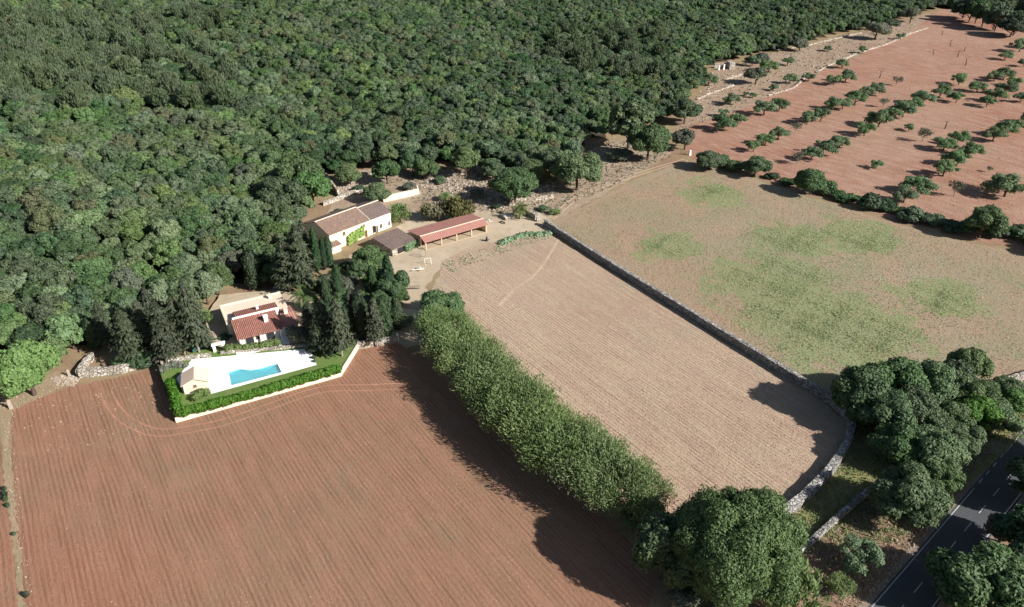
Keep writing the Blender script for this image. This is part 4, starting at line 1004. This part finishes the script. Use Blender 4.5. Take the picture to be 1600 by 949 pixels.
for key, u, v, wpx, hf, lab in (
    (('tree', 0), 596, 412, 34, 1.0, 'green tree touching the right side of the round tree by the old shed'), (('tree', 1), 622, 462, 30, 1.0, 'dark tree nearest the small garden gate'),
    (('darkoak', 3), 600, 446, 32, 1.0, 'dark crown under the tall tree behind the cypress pair'), (('tree', 2), 575, 455, 30, .9, 'dark crown just below the light green round shrub'),
    (('conifer', 0), 585, 500, 28, 1.1, 'shadowed dark tree between the two cypress trunks'), (('tree', 0), 560, 484, 30, 1.0, 'dark leafy tree right behind the left cypress tip'),
    (('olive', 1), 515, 440, 32, .9, 'greyish loose tree left of the garden path'), (('bush', 0), 498, 445, 24, 1.0, 'low dark bush between the tall palm and the path'),
    (('darkoak', 1), 535, 468, 34, 1.0, 'dark tree behind the broad one of the garden cluster'), (('tree', 1), 630, 500, 26, .9, 'small dark tree at the ochre bank'),
    (('bush', 1), 540, 415, 20, .9, 'dark bush below the small tiled annex'),
    (('wisp', 0), 528, 428, 28, .9, 'light grey-green shrub in front of the annex'), (('conifer', 1), 498, 520, 34, .75, 'dark conifer right behind the patio corner olive'),
    (('conifer', 2), 516, 528, 30, .7, 'dark conifer in front of the broad garden tree'), (('darkoak', 2), 455, 385, 40, 1.0, 'dark crown left of the conifers by the farmhouse'),
    ):
    by_crown(key, u, v, wpx, lab, 'conifer' if key[0] == 'conifer' else 'shrub' if key[0] in ('bush', 'wisp') else 'tree', {'conifer': 'conifer_tree', 'olive': 'olive_tree', 'bush': 'shrub', 'wisp': 'shrub'}.get(key[0], 'garden_tree'), hf=hf)
# farmyard shrubs
for key, u, v, wpx, hf, lab in (
    (('wisp', 0), 624, 330, 38, .9, 'light green leafy shrub at the right corner of the farmhouse'), (('rustbush', 0), 678, 326, 42, .95, 'yellowish brown bush behind the barn'),
    (('rustbush', 1), 716, 322, 48, .95, 'dark bronze bush at the right end behind the barn'), (('wisp', 1), 696, 306, 22, .7, 'small yellow-green bush above the bronze bushes'), 
    (('tree', 0), 590, 297, 40, .85, 'round dark green tree beside the cream garden wall'), (('darkoak', 3), 604, 266, 40, .9, 'greyish oak at the corner of the ruined yard'),
    (('darkoak', 2), 644, 254, 36, 1.0, 'dark oak at the forest edge above the rubble slope'), (('oak', 6), 727, 250, 44, 1.0, 'olive-green oak leaning out over the rubble slope'),
    (('tree', 1), 805, 283, 70, .85, 'broad round oak standing alone above the palm'), (('tree', 2), 903, 260, 74, .9, 'big dark oak at the corner of the forest above the track'),
    (('tree', 0), 860, 250, 56, .9, 'dark oak beside the big corner oak'), (('tree', 1), 1015, 215, 62, 1.0, 'dark brownish-green tree right of the dry clearing'),
    (('oak', 1), 985, 190, 70, 1.0, 'oak behind the dry clearing'), (('olive', 0), 970, 240, 36, .5, 'low grey shrub in the shade of the clearing'),
    (('olive', 1), 1072, 215, 40, .9, 'grey-green olive by the gate of the orchard'), (('tree', 2), 1072, 168, 48, .9, 'dark rounded tree at the left corner of the orchard'),
    (('tree', 1), 468, 270, 72, 1.0, 'large bright-leaved oak left of the ruined yard'), (('tree', 2), 440, 300, 72, 1.0, 'wide green oak behind the farmhouse'),
    (('oak', 0), 486, 290, 56, 1.0, 'light green oak beside the ruined yard wall'), (('bush', 1), 527, 330, 12, .8, 'dark little bush behind the farmhouse roof')):
    by_crown(key, u, v, wpx, lab, 'shrub' if key[0] in ('bush', 'wisp', 'rustbush') or hf < .6 else 'tree', {'wisp': 'shrub', 'rustbush': 'shrub', 'bush': 'shrub', 'olive': 'olive_tree', 'oak': 'oak_tree'}.get(key[0], 'leafy_tree'), hf=hf)
for key, u, v, wpx, hf, lab in (
    (('bush', 0), 560, 292, 16, .8, 'low bush inside the ruined yard'), (('olive', 0), 640, 290, 18, .7, 'small grey shrub above the cream garden wall'), (('bush', 1), 688, 280, 18, .8, 'dark low bush on the rubble slope'),
    (('olive', 1), 745, 300, 20, .7, 'grey-green shrub in the middle of the rubble slope'), (('bush', 2), 850, 325, 16, .7, 'low bush on the grass by the track'), (('wisp', 0), 868, 330, 20, .5, 'pale bushy weeds beside the track'),
    (('bush', 0), 775, 322, 15, .7, 'small dark bush above the stone plinth'), (('tree', 1), 668, 262, 34, .9, 'dark round tree at the rear of the rubble slope'), (('tree', 2), 770, 262, 36, .9, 'dark tree behind the short wall above the rubble slope'),
    (('tree', 0), 545, 268, 40, .9, 'green tree leaning over the rear wall of the ruined yard'), (('tree', 1), 832, 262, 44, .9, 'green tree behind the broad round oak')):
    by_crown(key, u, v, wpx, lab, 'tree' if key[0] == 'tree' else 'shrub', 'leafy_tree' if key[0] == 'tree' else 'shrub', hf=hf)
# vine on the farmhouse, ivy on the shed
def hl(u, v, z): # farmhouse local to world
    O_ = fh.location; c, s = math.cos(HA), math.sin(HA); return (O_.x+u*c-v*s, O_.y+u*s+v*c)
v_ = hedge_mesh([(5.6, -.55), (10.4, -.55)], 1.0, 2.7, 31, M['vine'], ls=.22, z0=.6, lump=.6)
for vv in v_.vertices: vv.co.z += (vv.co.x-8)*.22+.1*math.sin(vv.co.x*3)
o = obj('climbing_vine', v_, None, (*fh.location.xy, 0), HA); tag(o, 'bright yellow-green vine climbing the farmhouse front', 'vine')
ow = hl(0, 0, 0)
o = obj('ivy', hedge_mesh([(4.6, .0), (8.2, .05)], 1.2, 2.1, 33, M['ivy'], ls=.22, lump=.6), None, (*sh.location.xy, 0), HA); tag(o, 'pale green ivy covering the right front corner of the old shed', 'ivy')
hedge('tall_grass', [P(783, 382), P(800, 374), P(822, 367), P(838, 368), P(858, 366)], 2.4, .9, 35, M['ivy'], 'thick blue-green weeds at the top edge of the stubble field', 'weeds', ls=.3, lump=1.2)

# the avenue
av = [(688, 474, 66), (697, 508, 84), (718, 536, 92), (742, 565, 100), (768, 590, 106), (795, 617, 112), (824, 642, 116), (854, 668, 120), (886, 695, 124), (920, 719, 126), (955, 742, 128), (992, 762, 124)]
ordn = ['first', 'second', 'third', 'fourth', 'fifth', 'sixth', 'seventh', 'eighth', 'ninth', 'tenth', 'eleventh', 'twelfth', 'thirteenth', 'fourteenth']
for i, (u, v, wpx) in enumerate(av):
    lab = 'darker round leafy tree heading the avenue by the farmyard' if i == 0 else f'feathery light green avenue tree, {ordn[i]} in the row counted from the farmyard'
    by_crown(('tree', 1) if i == 0 else ('avenue', i % 4), u-(4 if i else 0), v, wpx*(1.08 if i else 1), lab, 'tree', 'avenue_tree', 'trees of the avenue', hf=.70 if i else .80)
# big tree and neighbours
by_crown(('big', 0), 1150, 838, 186, 'huge round green tree at the lower end of the avenue', 'tree', 'broadleaf_tree', hf=1.26)
by_crown(('tree', 1), 1042, 850, 104, 'dark shaded tree between the avenue and the huge round tree', 'tree', 'broadleaf_tree', hf=1.3)
by_crown(('tree', 0), 1010, 800, 66, 'dark green tree under the last feathery avenue tree', 'tree', 'broadleaf_tree')
by_crown(('wisp', 0), 1238, 918, 112, 'soft grey-green tree below the huge round tree', 'tree', 'broadleaf_tree', hf=1.1)
by_crown(('almond', 1), 1346, 866, 62, 'lone round shrub on the bare ground by the road', 'shrub', 'shrub', hf=1.1)
by_crown(('wisp', 1), 1312, 912, 44, 'straggly shrub beside the road shoulder', 'shrub', 'shrub', hf=.9)
by_crown(('olive', 1), 1066, 925, 56, 'grey-green leafy shrub in the shade at the foot of the huge tree', 'shrub', 'shrub', hf=.8)
# roadside wood
for key, u, v, wpx, hf, lab in (
    (('tree', 0), 1352, 605, 92, 1.05, 'leftmost dark oak of the roadside wood, over the end of the long wall'), (('tree', 1), 1400, 590, 84, 1.0, 'oak at the top of the roadside wood next to the meadow'),
    (('tree', 2), 1448, 588, 80, 1.0, 'dense oak second from the top right of the roadside wood'), (('tree', 0), 1385, 640, 84, 1.0, 'oak above the curved wall in the roadside wood'),
    (('tree', 1), 1432, 636, 80, 1.0, 'oak in the middle of the roadside wood'), (('tree', 1), 1516, 566, 56, 1.25, 'tall dark oak rising at the right end of the wood'), (('tree', 2), 1508, 604, 60, 1.0, 'oak below the tall one at the pale wall'), (('tree', 0), 1542, 612, 56, .9, 'oak touching the broken pale wall'), (('tree', 1), 1580, 606, 50, .8, 'low oak between pale wall and road at the right edge'), (('tree', 2), 1504, 678, 62, .9, 'green oak just above the lay-by'), (('tree', 0), 1458, 664, 64, .95, 'oak filling the middle of the roadside wood'), (('tree', 1), 1350, 640, 50, .8, 'low oak over the head of the curved wall'),
    (('darkoak', 2), 1492, 590, 58, 1.0, 'dark oak beside the tall one'), (('tree', 2), 1480, 650, 70, .9, 'green oak in the dip of the wood'),
    (('tree', 2), 1408, 690, 78, 1.0, 'oak with brownish foliage behind the curved wall'), (('tree', 1), 1462, 700, 84, 1.0, 'round green oak beside the lay-by'),
    (('bright', 0), 1530, 640, 66, .8, 'fresh green tree near the upper verge'), (('tree', 0), 1562, 645, 60, .8, 'green tree on the verge beneath the pale wall'),
    (('bright', 1), 1592, 620, 50, .8, 'fresh green tree at the right edge of the picture above the road'), (('tree', 2), 1424, 768, 104, 1.0, 'big round green oak nearest the road'),
    (('tree', 0), 1474, 740, 62, .9, 'green oak whose crown reaches the road edge'), (('olive', 0), 1392, 790, 44, 1.0, 'grey leafy tree at the left foot of the big roadside oak')):
    by_crown(key, u, v, wpx, lab, 'tree', 'roadside_tree', hf=hf)
for key, u, v, wpx, hf, lab in (
    (('tree', 1), 1545, 905, 140, 1.0, 'large dark oak on the far side of the road, nearest the camera'), (('darkoak', 1), 1606, 890, 90, 1.0, 'dark oak behind the large one right of the road'),
    (('olive', 1), 1572, 826, 50, 1.3, 'brownish grey tree right of the road'), (('darkoak', 3), 1622, 765, 60, 1.2, 'dark oak hanging over the right side of the road'),
    (('darkoak', 0), 1640, 830, 110, 1.2, 'dark oak at the right picture edge beyond the road'), (('tree', 2), 1650, 740, 110, 1.2, 'dark oak further up the right side of the road'),
    (('tree', 0), 1505, 1015, 130, 1.0, 'dark oak at the bottom edge beyond the road'), (('darkoak', 2), 1690, 690, 100, 1.2, 'dark oak right of the road above the lay-by')):
    by_crown(key, u, v, wpx, lab, 'tree', 'roadside_tree', hf=hf*.85)

# hedgerow between meadow and orchard (crop pixel list turned into photo pixels)
K = 2.712
hr = [(238, 615, 120, .8), (285, 622, 80, .75), (352, 645, 85, .7), (440, 645, 115, .95), (508, 690, 55, .6), (570, 712, 60, .6), (680, 705, 130, 1.05), (745, 735, 85, .8), (810, 775, 80, .6), (865, 785, 60, .55), (925, 795, 100, .85), (985, 808, 85, .75), (1045, 830, 70, .6),
      (1105, 850, 100, .75), (1160, 868, 80, .7), (1210, 875, 90, .7), (1275, 900, 90, .6), (1335, 905, 80, .8), (1410, 872, 160, 1.1), (1470, 920, 90, .8), (1560, 925, 90, .8), (1610, 950, 90, .8), (1700, 980, 120, .9)]
HO = ordn+['fifteenth', 'sixteenth', 'seventeenth', 'eighteenth', 'nineteenth', 'twentieth', 'twenty-first', 'twenty-second', 'twenty-third']
for i, (cx, cy, wc, hf) in enumerate(hr):
    pos = 'the left end' if i == 0 else None
    big = wc > 105
    lab = (f'large round bush of the hedgerow between meadow and orchard, {HO[i]} from its left end' if big else f'low dark bush of the hedgerow between meadow and orchard, {HO[i]} from its left end')
    by_crown(('bush', i % 3) if not big else ('tree', i % 3), 1020+cx/K, 20+cy/K, wc/K, lab, 'bush', 'hedgerow_bush', 'bushes of the hedgerow', hf=hf if not big else hf*.85)

# orchard: (crop x, foot y, width) grouped in rows
rows = {
 'first row beside the terraces': [(290, 500, 88), (355, 482, 72), (470, 432, 85), (535, 412, 66), (765, 305, 58), (815, 292, 64)],
 'second long row': [(425, 588, 62), (475, 558, 62), (530, 538, 68), (603, 508, 46), (652, 472, 72), (708, 462, 78), (762, 412, 70), (802, 408, 62), (855, 388, 72), (902, 358, 60), (942, 345, 70), (1030, 308, 44)],
 'third long row': [(612, 640, 56), (672, 625, 76), (722, 600, 84), (790, 570, 68), (895, 520, 74), (955, 485, 92), (1008, 456, 70), (1058, 442, 92), (1095, 408, 66), (1142, 388, 78), (1215, 355, 68), (1295, 305, 64), (1284, 380, 62)],
 'fourth row at the right': [(1372, 335, 60), (1445, 290, 54), (1485, 282, 62), (1412, 398, 62), (1446, 378, 78), (1492, 345, 72), (1526, 312, 54), (1490, 198, 50), (1552, 165, 72), (1568, 228, 44), (1610, 150, 70)],
 'scattered trees in the middle': [(975, 400, 42), (1084, 500, 42), (1142, 545, 62), (1230, 582, 78), (1286, 556, 76)],
 'fifth row near the hedgerow': [(1228, 692, 92), (1285, 650, 92), (1338, 614, 84), (1440, 545, 76), (1490, 522, 80), (1530, 500, 62), (1556, 380, 56), (1600, 470, 70)],
 'loose trees just above the hedgerow': [(945, 658, 50), (1120, 768, 112), (1062, 805, 84), (1490, 778, 140), (1422, 675, 28)],
 'upper terrace': [(330, 390, 62), (298, 440, 44), (235, 308, 62), (420, 225, 58), (460, 212, 50), (490, 250, 66), (570, 222, 46), (435, 302, 84), (580, 300, 54), (658, 292, 50), (510, 330, 36), (395, 352, 24), (422, 360, 28), (885, 172, 40), (940, 112, 84), (740, 162, 32), (1048, 112, 34), (800, 235, 48), (620, 160, 60), (1000, 75, 60), (1090, 40, 70), (990, 60, 40)]}
ordn2 = ['fifteenth', 'sixteenth', 'seventeenth', 'eighteenth', 'nineteenth', 'twentieth', 'twenty-first', 'twenty-second']
def size_(w_): return 'small ' if w_ < 52 else 'wide ' if w_ > 80 else ''
for row, lst in rows.items():
    for i, (cx, cy, wc) in enumerate(lst):
        grey = row == 'upper terrace' and i in (4, 7, 14, 18, 19, 20)
        thin = (row, i) in (('second long row', 3), ('scattered trees in the middle', 0), ('scattered trees in the middle', 2), ('second long row', 11), ('third long row', 0), ('loose trees just above the hedgerow', 4))
        key = ('olive', i % 2) if grey else ('thin', i % 2) if thin else ('almond', (i*3+len(row)) % 5)
        look = 'grey-green' if grey else 'thinly leaved' if thin else 'green'
        name = 'olive_tree' if grey else 'almond_tree'
        lab = f'{look} {size_(wc)}tree, {ordn[i] if i < 14 else ordn2[i-14]} in the {row}'
        by_foot(key, 1020+cx/K, 20+cy/K+.6, wc/K*1.27, lab, 'orchard tree', name, 'trees of the orchard', hf=.86 if wc < 100 else .74)
by_foot(('thin', 0), 1020+1275/K, 20+778/K, 30, 'half bare almond tree with thin grey crown right above the hedgerow', 'orchard tree', 'almond_tree', 'trees of the orchard')
def dead_tree(u, v, hpx, lab, br=3, seed=0):
    x, y = P(u, v); hh = hpx*depth(x, y)/F/.95; rng = random.Random(seed); m = MB()
    t = thing('dead_tree', lab, 'dead tree', (x, y, 0), 0, 'bare trees in the orchard')
    tp = Vector((rng.uniform(-.4, .4), .2, hh*.75)); m.tube([(0, 0, -.2), tp*.5+Vector((.1, 0, 0)), tp], [.3, .22, .12], 7); m.build('trunk', M['bark'], t)
    m = MB()
    for i in range(br):
        a = 6.28*i/br+rng.random(); e = tp+Vector((math.cos(a)*hh*.35, math.sin(a)*hh*.35, hh*.3)); m.tube([tp*.8, tp*.9+Vector((0, 0, .2)), e], [.11, .08, .03], 5)
    m.build('branches', M['bark'], t)
for i, (cx, cy, hc, lab) in enumerate(((960, 278, 32, 'bare dead trunk at the left of the empty upper orchard'), (1188, 178, 18, 'small bare snag in the middle of the upper orchard'), (1290, 188, 26, 'bare tree with spreading branches in the upper orchard'),
    (1260, 142, 26, 'thin bare snag highest in the orchard'), (1325, 224, 32, 'dark bare trunk at the right of the upper orchard'), (1238, 492, 34, 'pale broken stump between the long orchard rows'), (1318, 165, 20, 'twiggy bare snag behind the dark bare trunk'), (1225, 95, 18, 'small bare shrub near the top of the orchard'), (1524, 935, 44, 'bare slanting stem in the hedgerow'))):
    dead_tree(1020+cx/K, 20+cy/K, hc/K, lab, 4, i)
# tall trees round the top right corner of the orchard
rng = random.Random(9)
for i in range(22):
    u = 1470+i*12; v = 22+i*4.2 if u > 1500 else 16
    if u > 1600: v = 33+(u-1600)*.36
    x, y = P(u, v-4)
    lab = f'tall dark oak, {(ordn+ordn2)[i]} along the shaded forest edge beyond the orchard' if u < 1612 else 'tall dark oak continuing the shaded forest edge beyond the orchard corner'
    plant(('darkoak', i % 4), x+rng.uniform(-3, 3), y+rng.uniform(0, 8), rng.uniform(15, 19), lab, 'oak tree', 'oak_tree', 'tall dark oaks at the top right edge', Hs=rng.uniform(15, 20), z=-2)

# ------------------------------------------------------------------ small things
def rocks(name, px, n, smin, smax, mat, label, cat, seed=1, world=False):
    poly = np.array([P(*q) for q in px]); rng = np.random.default_rng(seed); lo, hi = poly.min(0), poly.max(0); vs = []; fs = []; k = 0; off = 0
    while k < n:
        p = rng.uniform(lo, hi, (n, 2)); p = p[inside(p, poly)]
        for q in p:
            if k >= n: break
            s = rng.uniform(smin, smax)*rng.uniform(.5, 1); 
            v = np.array([(-1, -1, -.3), (1, -1, -.3), (1, 1, -.3), (-1, 1, -.3), (-.6, -.7, .7), (.7, -.6, .7), (.6, .7, .6), (-.7, .6, .8)])*s*rng.uniform(.6, 1.3, 3)
            v += rng.normal(0, .12*s, v.shape); a = rng.uniform(0, 6.28); c, s_ = math.cos(a), math.sin(a)
            v[:, :2] = v[:, :2]@np.array([[c, s_], [-s_, c]]); v += [q[0], q[1], .02]
            vs.append(v); fs += [tuple(i+off for i in f) for f in ((3, 2, 1, 0), (4, 5, 6, 7), (0, 1, 5, 4), (1, 2, 6, 5), (2, 3, 7, 6), (3, 0, 4, 7))]; off += 8; k += 1
    return tag(obj(name, mesh(name, np.vstack(vs), fs, mat)), label, cat, kind='stuff')
rocks('rubble', [(515, 283), (588, 272), (586, 292), (532, 306)], 500, .15, .45, M['rockpale'], 'rubble filling the ruined yard', 'rubble', 1)
rocks('rubble', [(655, 275), (760, 268), (870, 285), (850, 320), (770, 332), (730, 305), (655, 295)], 1100, .15, .5, M['rockpale'], 'loose pale stones on the slope behind the barn', 'rubble', 2)
rocks('rubble', [(925, 222), (960, 212), (980, 250), (925, 275), (890, 290)], 260, .12, .4, M['rockpale'], 'loose stones in the dry clearing', 'rubble', 3)
rocks('rubble', [(1085, 200), (1170, 165), (1300, 100), (1450, 30), (1400, 42), (1200, 85), (1110, 115), (1075, 170)], 900, .15, .55, M['rockpale'], 'loose stones on the upper terraces', 'rubble', 4)
rocks('stones', [(1090, 245), (1440, 60), (1600, 60), (1900, 200), (1900, 430), (1600, 385), (1330, 320)], 2200, .08, .22, M['clod'], 'pale stones scattered over the orchard soil', 'stones', 5)
rocks('stones', [(40, 640), (130, 605), (250, 590), (270, 665), (540, 600), (630, 560), (800, 740), (960, 900), (900, 1000), (60, 1000)], 700, .03, .10, M['clod'], 'small pale stones in the red field', 'stones', 6)
rocks('stones', [(40, 640), (130, 600), (250, 588), (262, 650), (240, 690), (120, 700), (30, 760)], 200, .05, .14, M['clod'], 'pale stones by the gateway corner of the red field', 'stones', 8)
rocks('rubble', [(78, 592), (108, 583), (124, 592), (116, 604), (90, 604)], 220, .08, .26, M['rockpale'], 'heap of pale stones beside the left gateway', 'rubble', 7)
rocks('stones', [(1540, 615), (1600, 590), (1660, 575), (1660, 590), (1600, 605)], 150, .1, .35, M['rockpale'], 'stones tumbled along the pale meadow wall', 'stones', 9)

def tufts(name, px, n, ls, hgt, mat, label, cat, seed, clump=None, thr=.0, wd=.35, rows=None, patches=None):
    poly = np.array([P(*q) for q in px]); rng = np.random.default_rng(seed); lo, hi = poly.min(0), poly.max(0)
    area = (hi-lo).prod(); p = rng.uniform(lo, hi, (int(n*(14 if patches else 3)), 2)); p = p[inside(p, poly)]
    if patches:
        q = np.max([np.clip(1-np.hypot(p[:, 0]-a, p[:, 1]-b)/r, 0, 1) for a, b, r in patches], 0)
        nz = .5+.25*(np.sin(p[:, 0]*.9+1)*np.sin(p[:, 1]*.7)+np.sin(p[:, 0]*.31)*np.sin(p[:, 1]*.37+2))
        p = p[rng.uniform(size=len(p)) < (q*q*2.2*nz*nz+.012)]
    if rows:
        c, s = math.cos(ROW), math.sin(ROW); q = -np.sin(-ROW)*0
        yr = p[:, 0]*s+p[:, 1]*c; xr = p[:, 0]*c-p[:, 1]*s
        yr2 = np.round(yr/rows)*rows+rng.normal(0, rows*.34, len(yr)); p = np.column_stack([xr*c+yr2*s, -xr*s+yr2*c])
    if clump:
        f = sum(np.sin(p[:, 0]*a+b)*np.sin(p[:, 1]*c_+d) for a, b, c_, d in clump)
        p = p[f+rng.normal(0, .35, len(p)) > thr]
    p = p[:n]; m_ = len(p); c = np.column_stack([p, np.full(m_, .05+hgt*.45)])
    az = rng.uniform(0, 6.28, m_); nn = np.column_stack([np.cos(az), np.sin(az), rng.uniform(.1, .9, m_)]); nn = unit(nn)
    v, f_ = cards(c, nn, hgt*.6, rng, wd, np.tile([0, 0, 1.], (m_, 1))+rng.normal(0, .35, (m_, 3)))
    me = mesh(name, v, f_, mat, False, rng.uniform(0, 1, m_))
    return tag(obj(name, me), label, cat, kind='stuff')
mead = [(870, 352), (925, 320), (1072, 258), (1200, 292), (1330, 332), (1480, 376), (1600, 402), (1800, 450), (1800, 560), (1600, 582), (1480, 618), (1335, 645), (1270, 602)]
cl = [(.09, 1.2, .11, .3), (.21, .4, .17, 2.1), (.43, 3.3, .5, 1.2)]
tufts('meadow_grass', mead, 30000, .3, .26, M['straw'], 'dry pale grass of the meadow', 'grass', 1, wd=.5)
tufts('meadow_weeds', mead, 26000, .3, .36, M['grass'], 'green weeds spread in soft patches over the meadow', 'weeds', 2, wd=.4, patches=MPATCH)
stb = [(700, 415), (740, 390), (845, 365), (1255, 612), (1312, 656), (1300, 700), (1240, 778), (1060, 830), (690, 540), (672, 480)]
tufts('stubble', stb, 20000, .22, .12, M['straw'], 'straw stubble standing in rows', 'stubble', 4, wd=.8, rows=.72)
tufts('verge_grass', [(1335, 660), (1480, 632), (1640, 590), (1640, 650), (1500, 770), (1400, 850), (1250, 860), (1245, 800), (1305, 720)], 9000, .3, .45, M['grass'], 'rough green grass under the roadside trees', 'grass', 5, wd=.4)
tufts('strip_grass', [(-20, 630), (20, 608), (118, 598), (22, 644), (30, 760), (55, 960), (40, 960), (18, 820), (2, 668)], 2500, .2, .25, M['straw'], 'dry grass along the left field path', 'grass', 6, wd=.4)

tufts('yard_weeds', [(692, 412), (735, 396), (790, 380), (850, 360), (862, 372), (800, 392), (745, 412), (705, 428)], 600, .2, .4, M['ivy'], 'dull green weeds along the upper edge of the stubble field', 'weeds', 21, wd=.5)
tufts('scrub', [(1064, 218), (1055, 195), (1092, 155), (1112, 114), (1190, 88), (1260, 75), (1310, 56), (1440, 26), (1420, 55), (1300, 108), (1170, 169), (1085, 198)], 3500, .3, .6, M['olive'], 'low grey-green scrub on the orchard terraces', 'scrub', 22, wd=.7)
tufts('scrub', [(600, 285), (700, 262), (860, 285), (925, 225), (985, 220), (1050, 245), (930, 305), (860, 330), (770, 335), (650, 320)], 2500, .3, .5, M['olive'], 'dry grey-green scrub among the stones behind the barn', 'scrub', 23, wd=.7)
tufts('dry_tufts', [(1090, 250), (1300, 110), (1460, 40), (1600, 60), (1800, 200), (1800, 430), (1600, 385), (1330, 320)], 9000, .3, .3, M['straw'], 'dry tufts between the orchard rows', 'grass', 24, wd=.7)
tufts('roadside_scrub', [(1375, 765), (1300, 832), (1210, 910), (1330, 960), (1400, 900), (1480, 790)], 2500, .3, .35, M['straw'], 'dry grass on the bare ground by the road', 'grass', 25, wd=.5)
# posts and markers
def stone_post(u, v, h_, w_, lab, mat='rockpale', rz=.3):
    x, y = P(u, v); m = MB(); m.add([(-w_, -w_*.6, -.2), (w_, -w_*.6, -.2), (w_, w_*.6, -.2), (-w_, w_*.6, -.2), (-w_*.75, -w_*.45, h_), (w_*.6, -w_*.45, h_*.94), (w_*.65, w_*.45, h_*.97), (-w_*.7, w_*.45, h_*1.03)],
        [(3, 2, 1, 0), (4, 5, 6, 7), (0, 1, 5, 4), (1, 2, 6, 5), (2, 3, 7, 6), (3, 0, 4, 7)])
    o = m.build('stone_post', M[mat], None, False, (x, y, 0), rz); tag(o, lab, 'stone post')
stone_post(18, 639, 1.9, .3, 'leaning pale stone post on the grass strip at the left edge')
stone_post(109, 588, 1.5, .25, 'pale upright stone by the heap at the left gateway')
stone_post(622, 533, 1.9, .22, 'white gate post at the end of the wall by the avenue', 'white')
stone_post(1078, 243, 1.9, .4, 'white stone gate pier between meadow and orchard', 'white')
stone_post(841, 346, 2.6, .55, 'squat stone gate pier at the head of the long wall', 'palestone')
stone_post(850, 354, 1.6, .5, 'low rounded end stone of the long field wall', 'palestone')
t = thing('field_gate', 'low weathered gate beside the white pier at the orchard corner', 'gate', (*P(1063, 242), 0), math.radians(10)); m = MB()
for z in (.4, .8, 1.2): m.bar((0, 0, z), (3.2, 0, z), .05)
m.build('rails', M['wood'], t); m = MB()
for x in (0, 3.2): m.bar((x, 0, 0), (x, 0, 1.5), .08)
m.build('posts', M['wood'], t)
t = thing('garden_gate', 'low dark railing gate between the garden trees and the avenue', 'gate', (*P(632, 453), 0), math.radians(5)); m = MB()
for z in (.3, .9): m.bar((0, 0, z), (3.6, 0, z), .05)
for k in range(10): m.bar((k*.4, 0, 0), (k*.4, 0, 1.0), .04)
m.build('railing', M['black'], t)
# play equipment in front of the barn
def frame_(name, u, v, wd, h_, dp, mat, lab, cat, rz, seat=False):
    t = thing(name, lab, cat, (*P(u, v), 0), rz); r = .04
    m = MB()
    for x in (0, wd): m.bar((x, -dp/2, 0), (x, 0, h_), r); m.bar((x, dp/2, 0), (x, 0, h_), r)
    m.build('legs', M[mat], t); m = MB(); m.bar((0, 0, h_), (wd, 0, h_), r); m.build('top_bar', M[mat], t)
    if seat:
        m = MB(); 
        for x in (wd*.35, wd*.65): m.bar((x, 0, h_), (x, 0, .5), .02)
        m.box(wd*.3, wd*.7, -.12, .12, .45, .5); m.build('seat', M['post'], t)
    return t
frame_('swing_frame', 656.5, 403, 1.6, 2.2, .9, 'metal', 'thin grey upright frame beside the left barn post', 'swing', .4, True)
frame_('swing_frame', 664, 414, 1.6, 1.7, 1.1, 'white', 'smaller white frame in front of the barn corner', 'swing', .4, True)
t = thing('seesaw', 'white and dark seesaw-like bench lying on the pale yard', 'play bench', (*P(644, 425), 0), .25)
MB().box(0, 3.0, -.15, .15, .45, .55).build('plank', M['white'], t); m = MB(); m.bar((1.5, -.3, 0), (1.5, 0, .45), .07); m.bar((1.5, .3, 0), (1.5, 0, .45), .07); m.build('stand', M['black'], t)
m = MB(); m.box(2.0, 2.5, .4, .9, 0, .45); m.box(2.0, 2.08, .4, .9, .45, .95); m.build('seat', M['white'], t)
t = thing('tree_stump', 'black twisted stump on the bare yard between barn and stubble field', 'stump', (*P(760, 377), 0)); m = MB()
m.tube([(0, 0, -.1), (.05, 0, .6), (.15, 0, 1.3)], [.4, .28, .18], 7); m.build('trunk', M['black'], t); m = MB(); m.tube([(-.1, 0, .3), (-.7, -.2, .4), (-1.1, -.2, .55)], [.18, .14, .08], 6); m.tube([(.1, 0, .3), (.5, .1, .35), (.8, .1, .5)], [.18, .12, .07], 6); m.build('branches', M['black'], t)
t = thing('garden_bench', 'dark bench lying at the wall end near the barn', 'bench', (*P(781, 348), 0), -.8); MB().box(0, 1.8, 0, .5, .4, .48).build('seat', M['black'], t); m = MB(); m.box(.1, .2, .05, .45, 0, .398); m.box(1.6, 1.7, .05, .45, 0, .398); m.build('legs', M['black'], t)
# dark shrubs on the left strip
for i, (u, v, h_) in enumerate(((7, 766, .8), (8, 775, .9), (10, 783, 1.0), (12, 792, .8), (22, 836, .5), (42, 932, .8))):
    hedge('dark_shrub', [P(u, v), P(u+1, v)], .55, h_, 50+i, M['cypress'], ['tiny dark shrub at the top of the short line on the left strip', 'small dark shrub second in the short line on the left strip', 'tallest dark shrub of the short line on the left strip', 'dark shrub at the lower end of the short line on the left strip', 'low dark tuft alone on the left strip halfway to the bottom', 'dark shrub lowest on the dry strip near the bottom edge'][i], 'shrub', ls=.14)
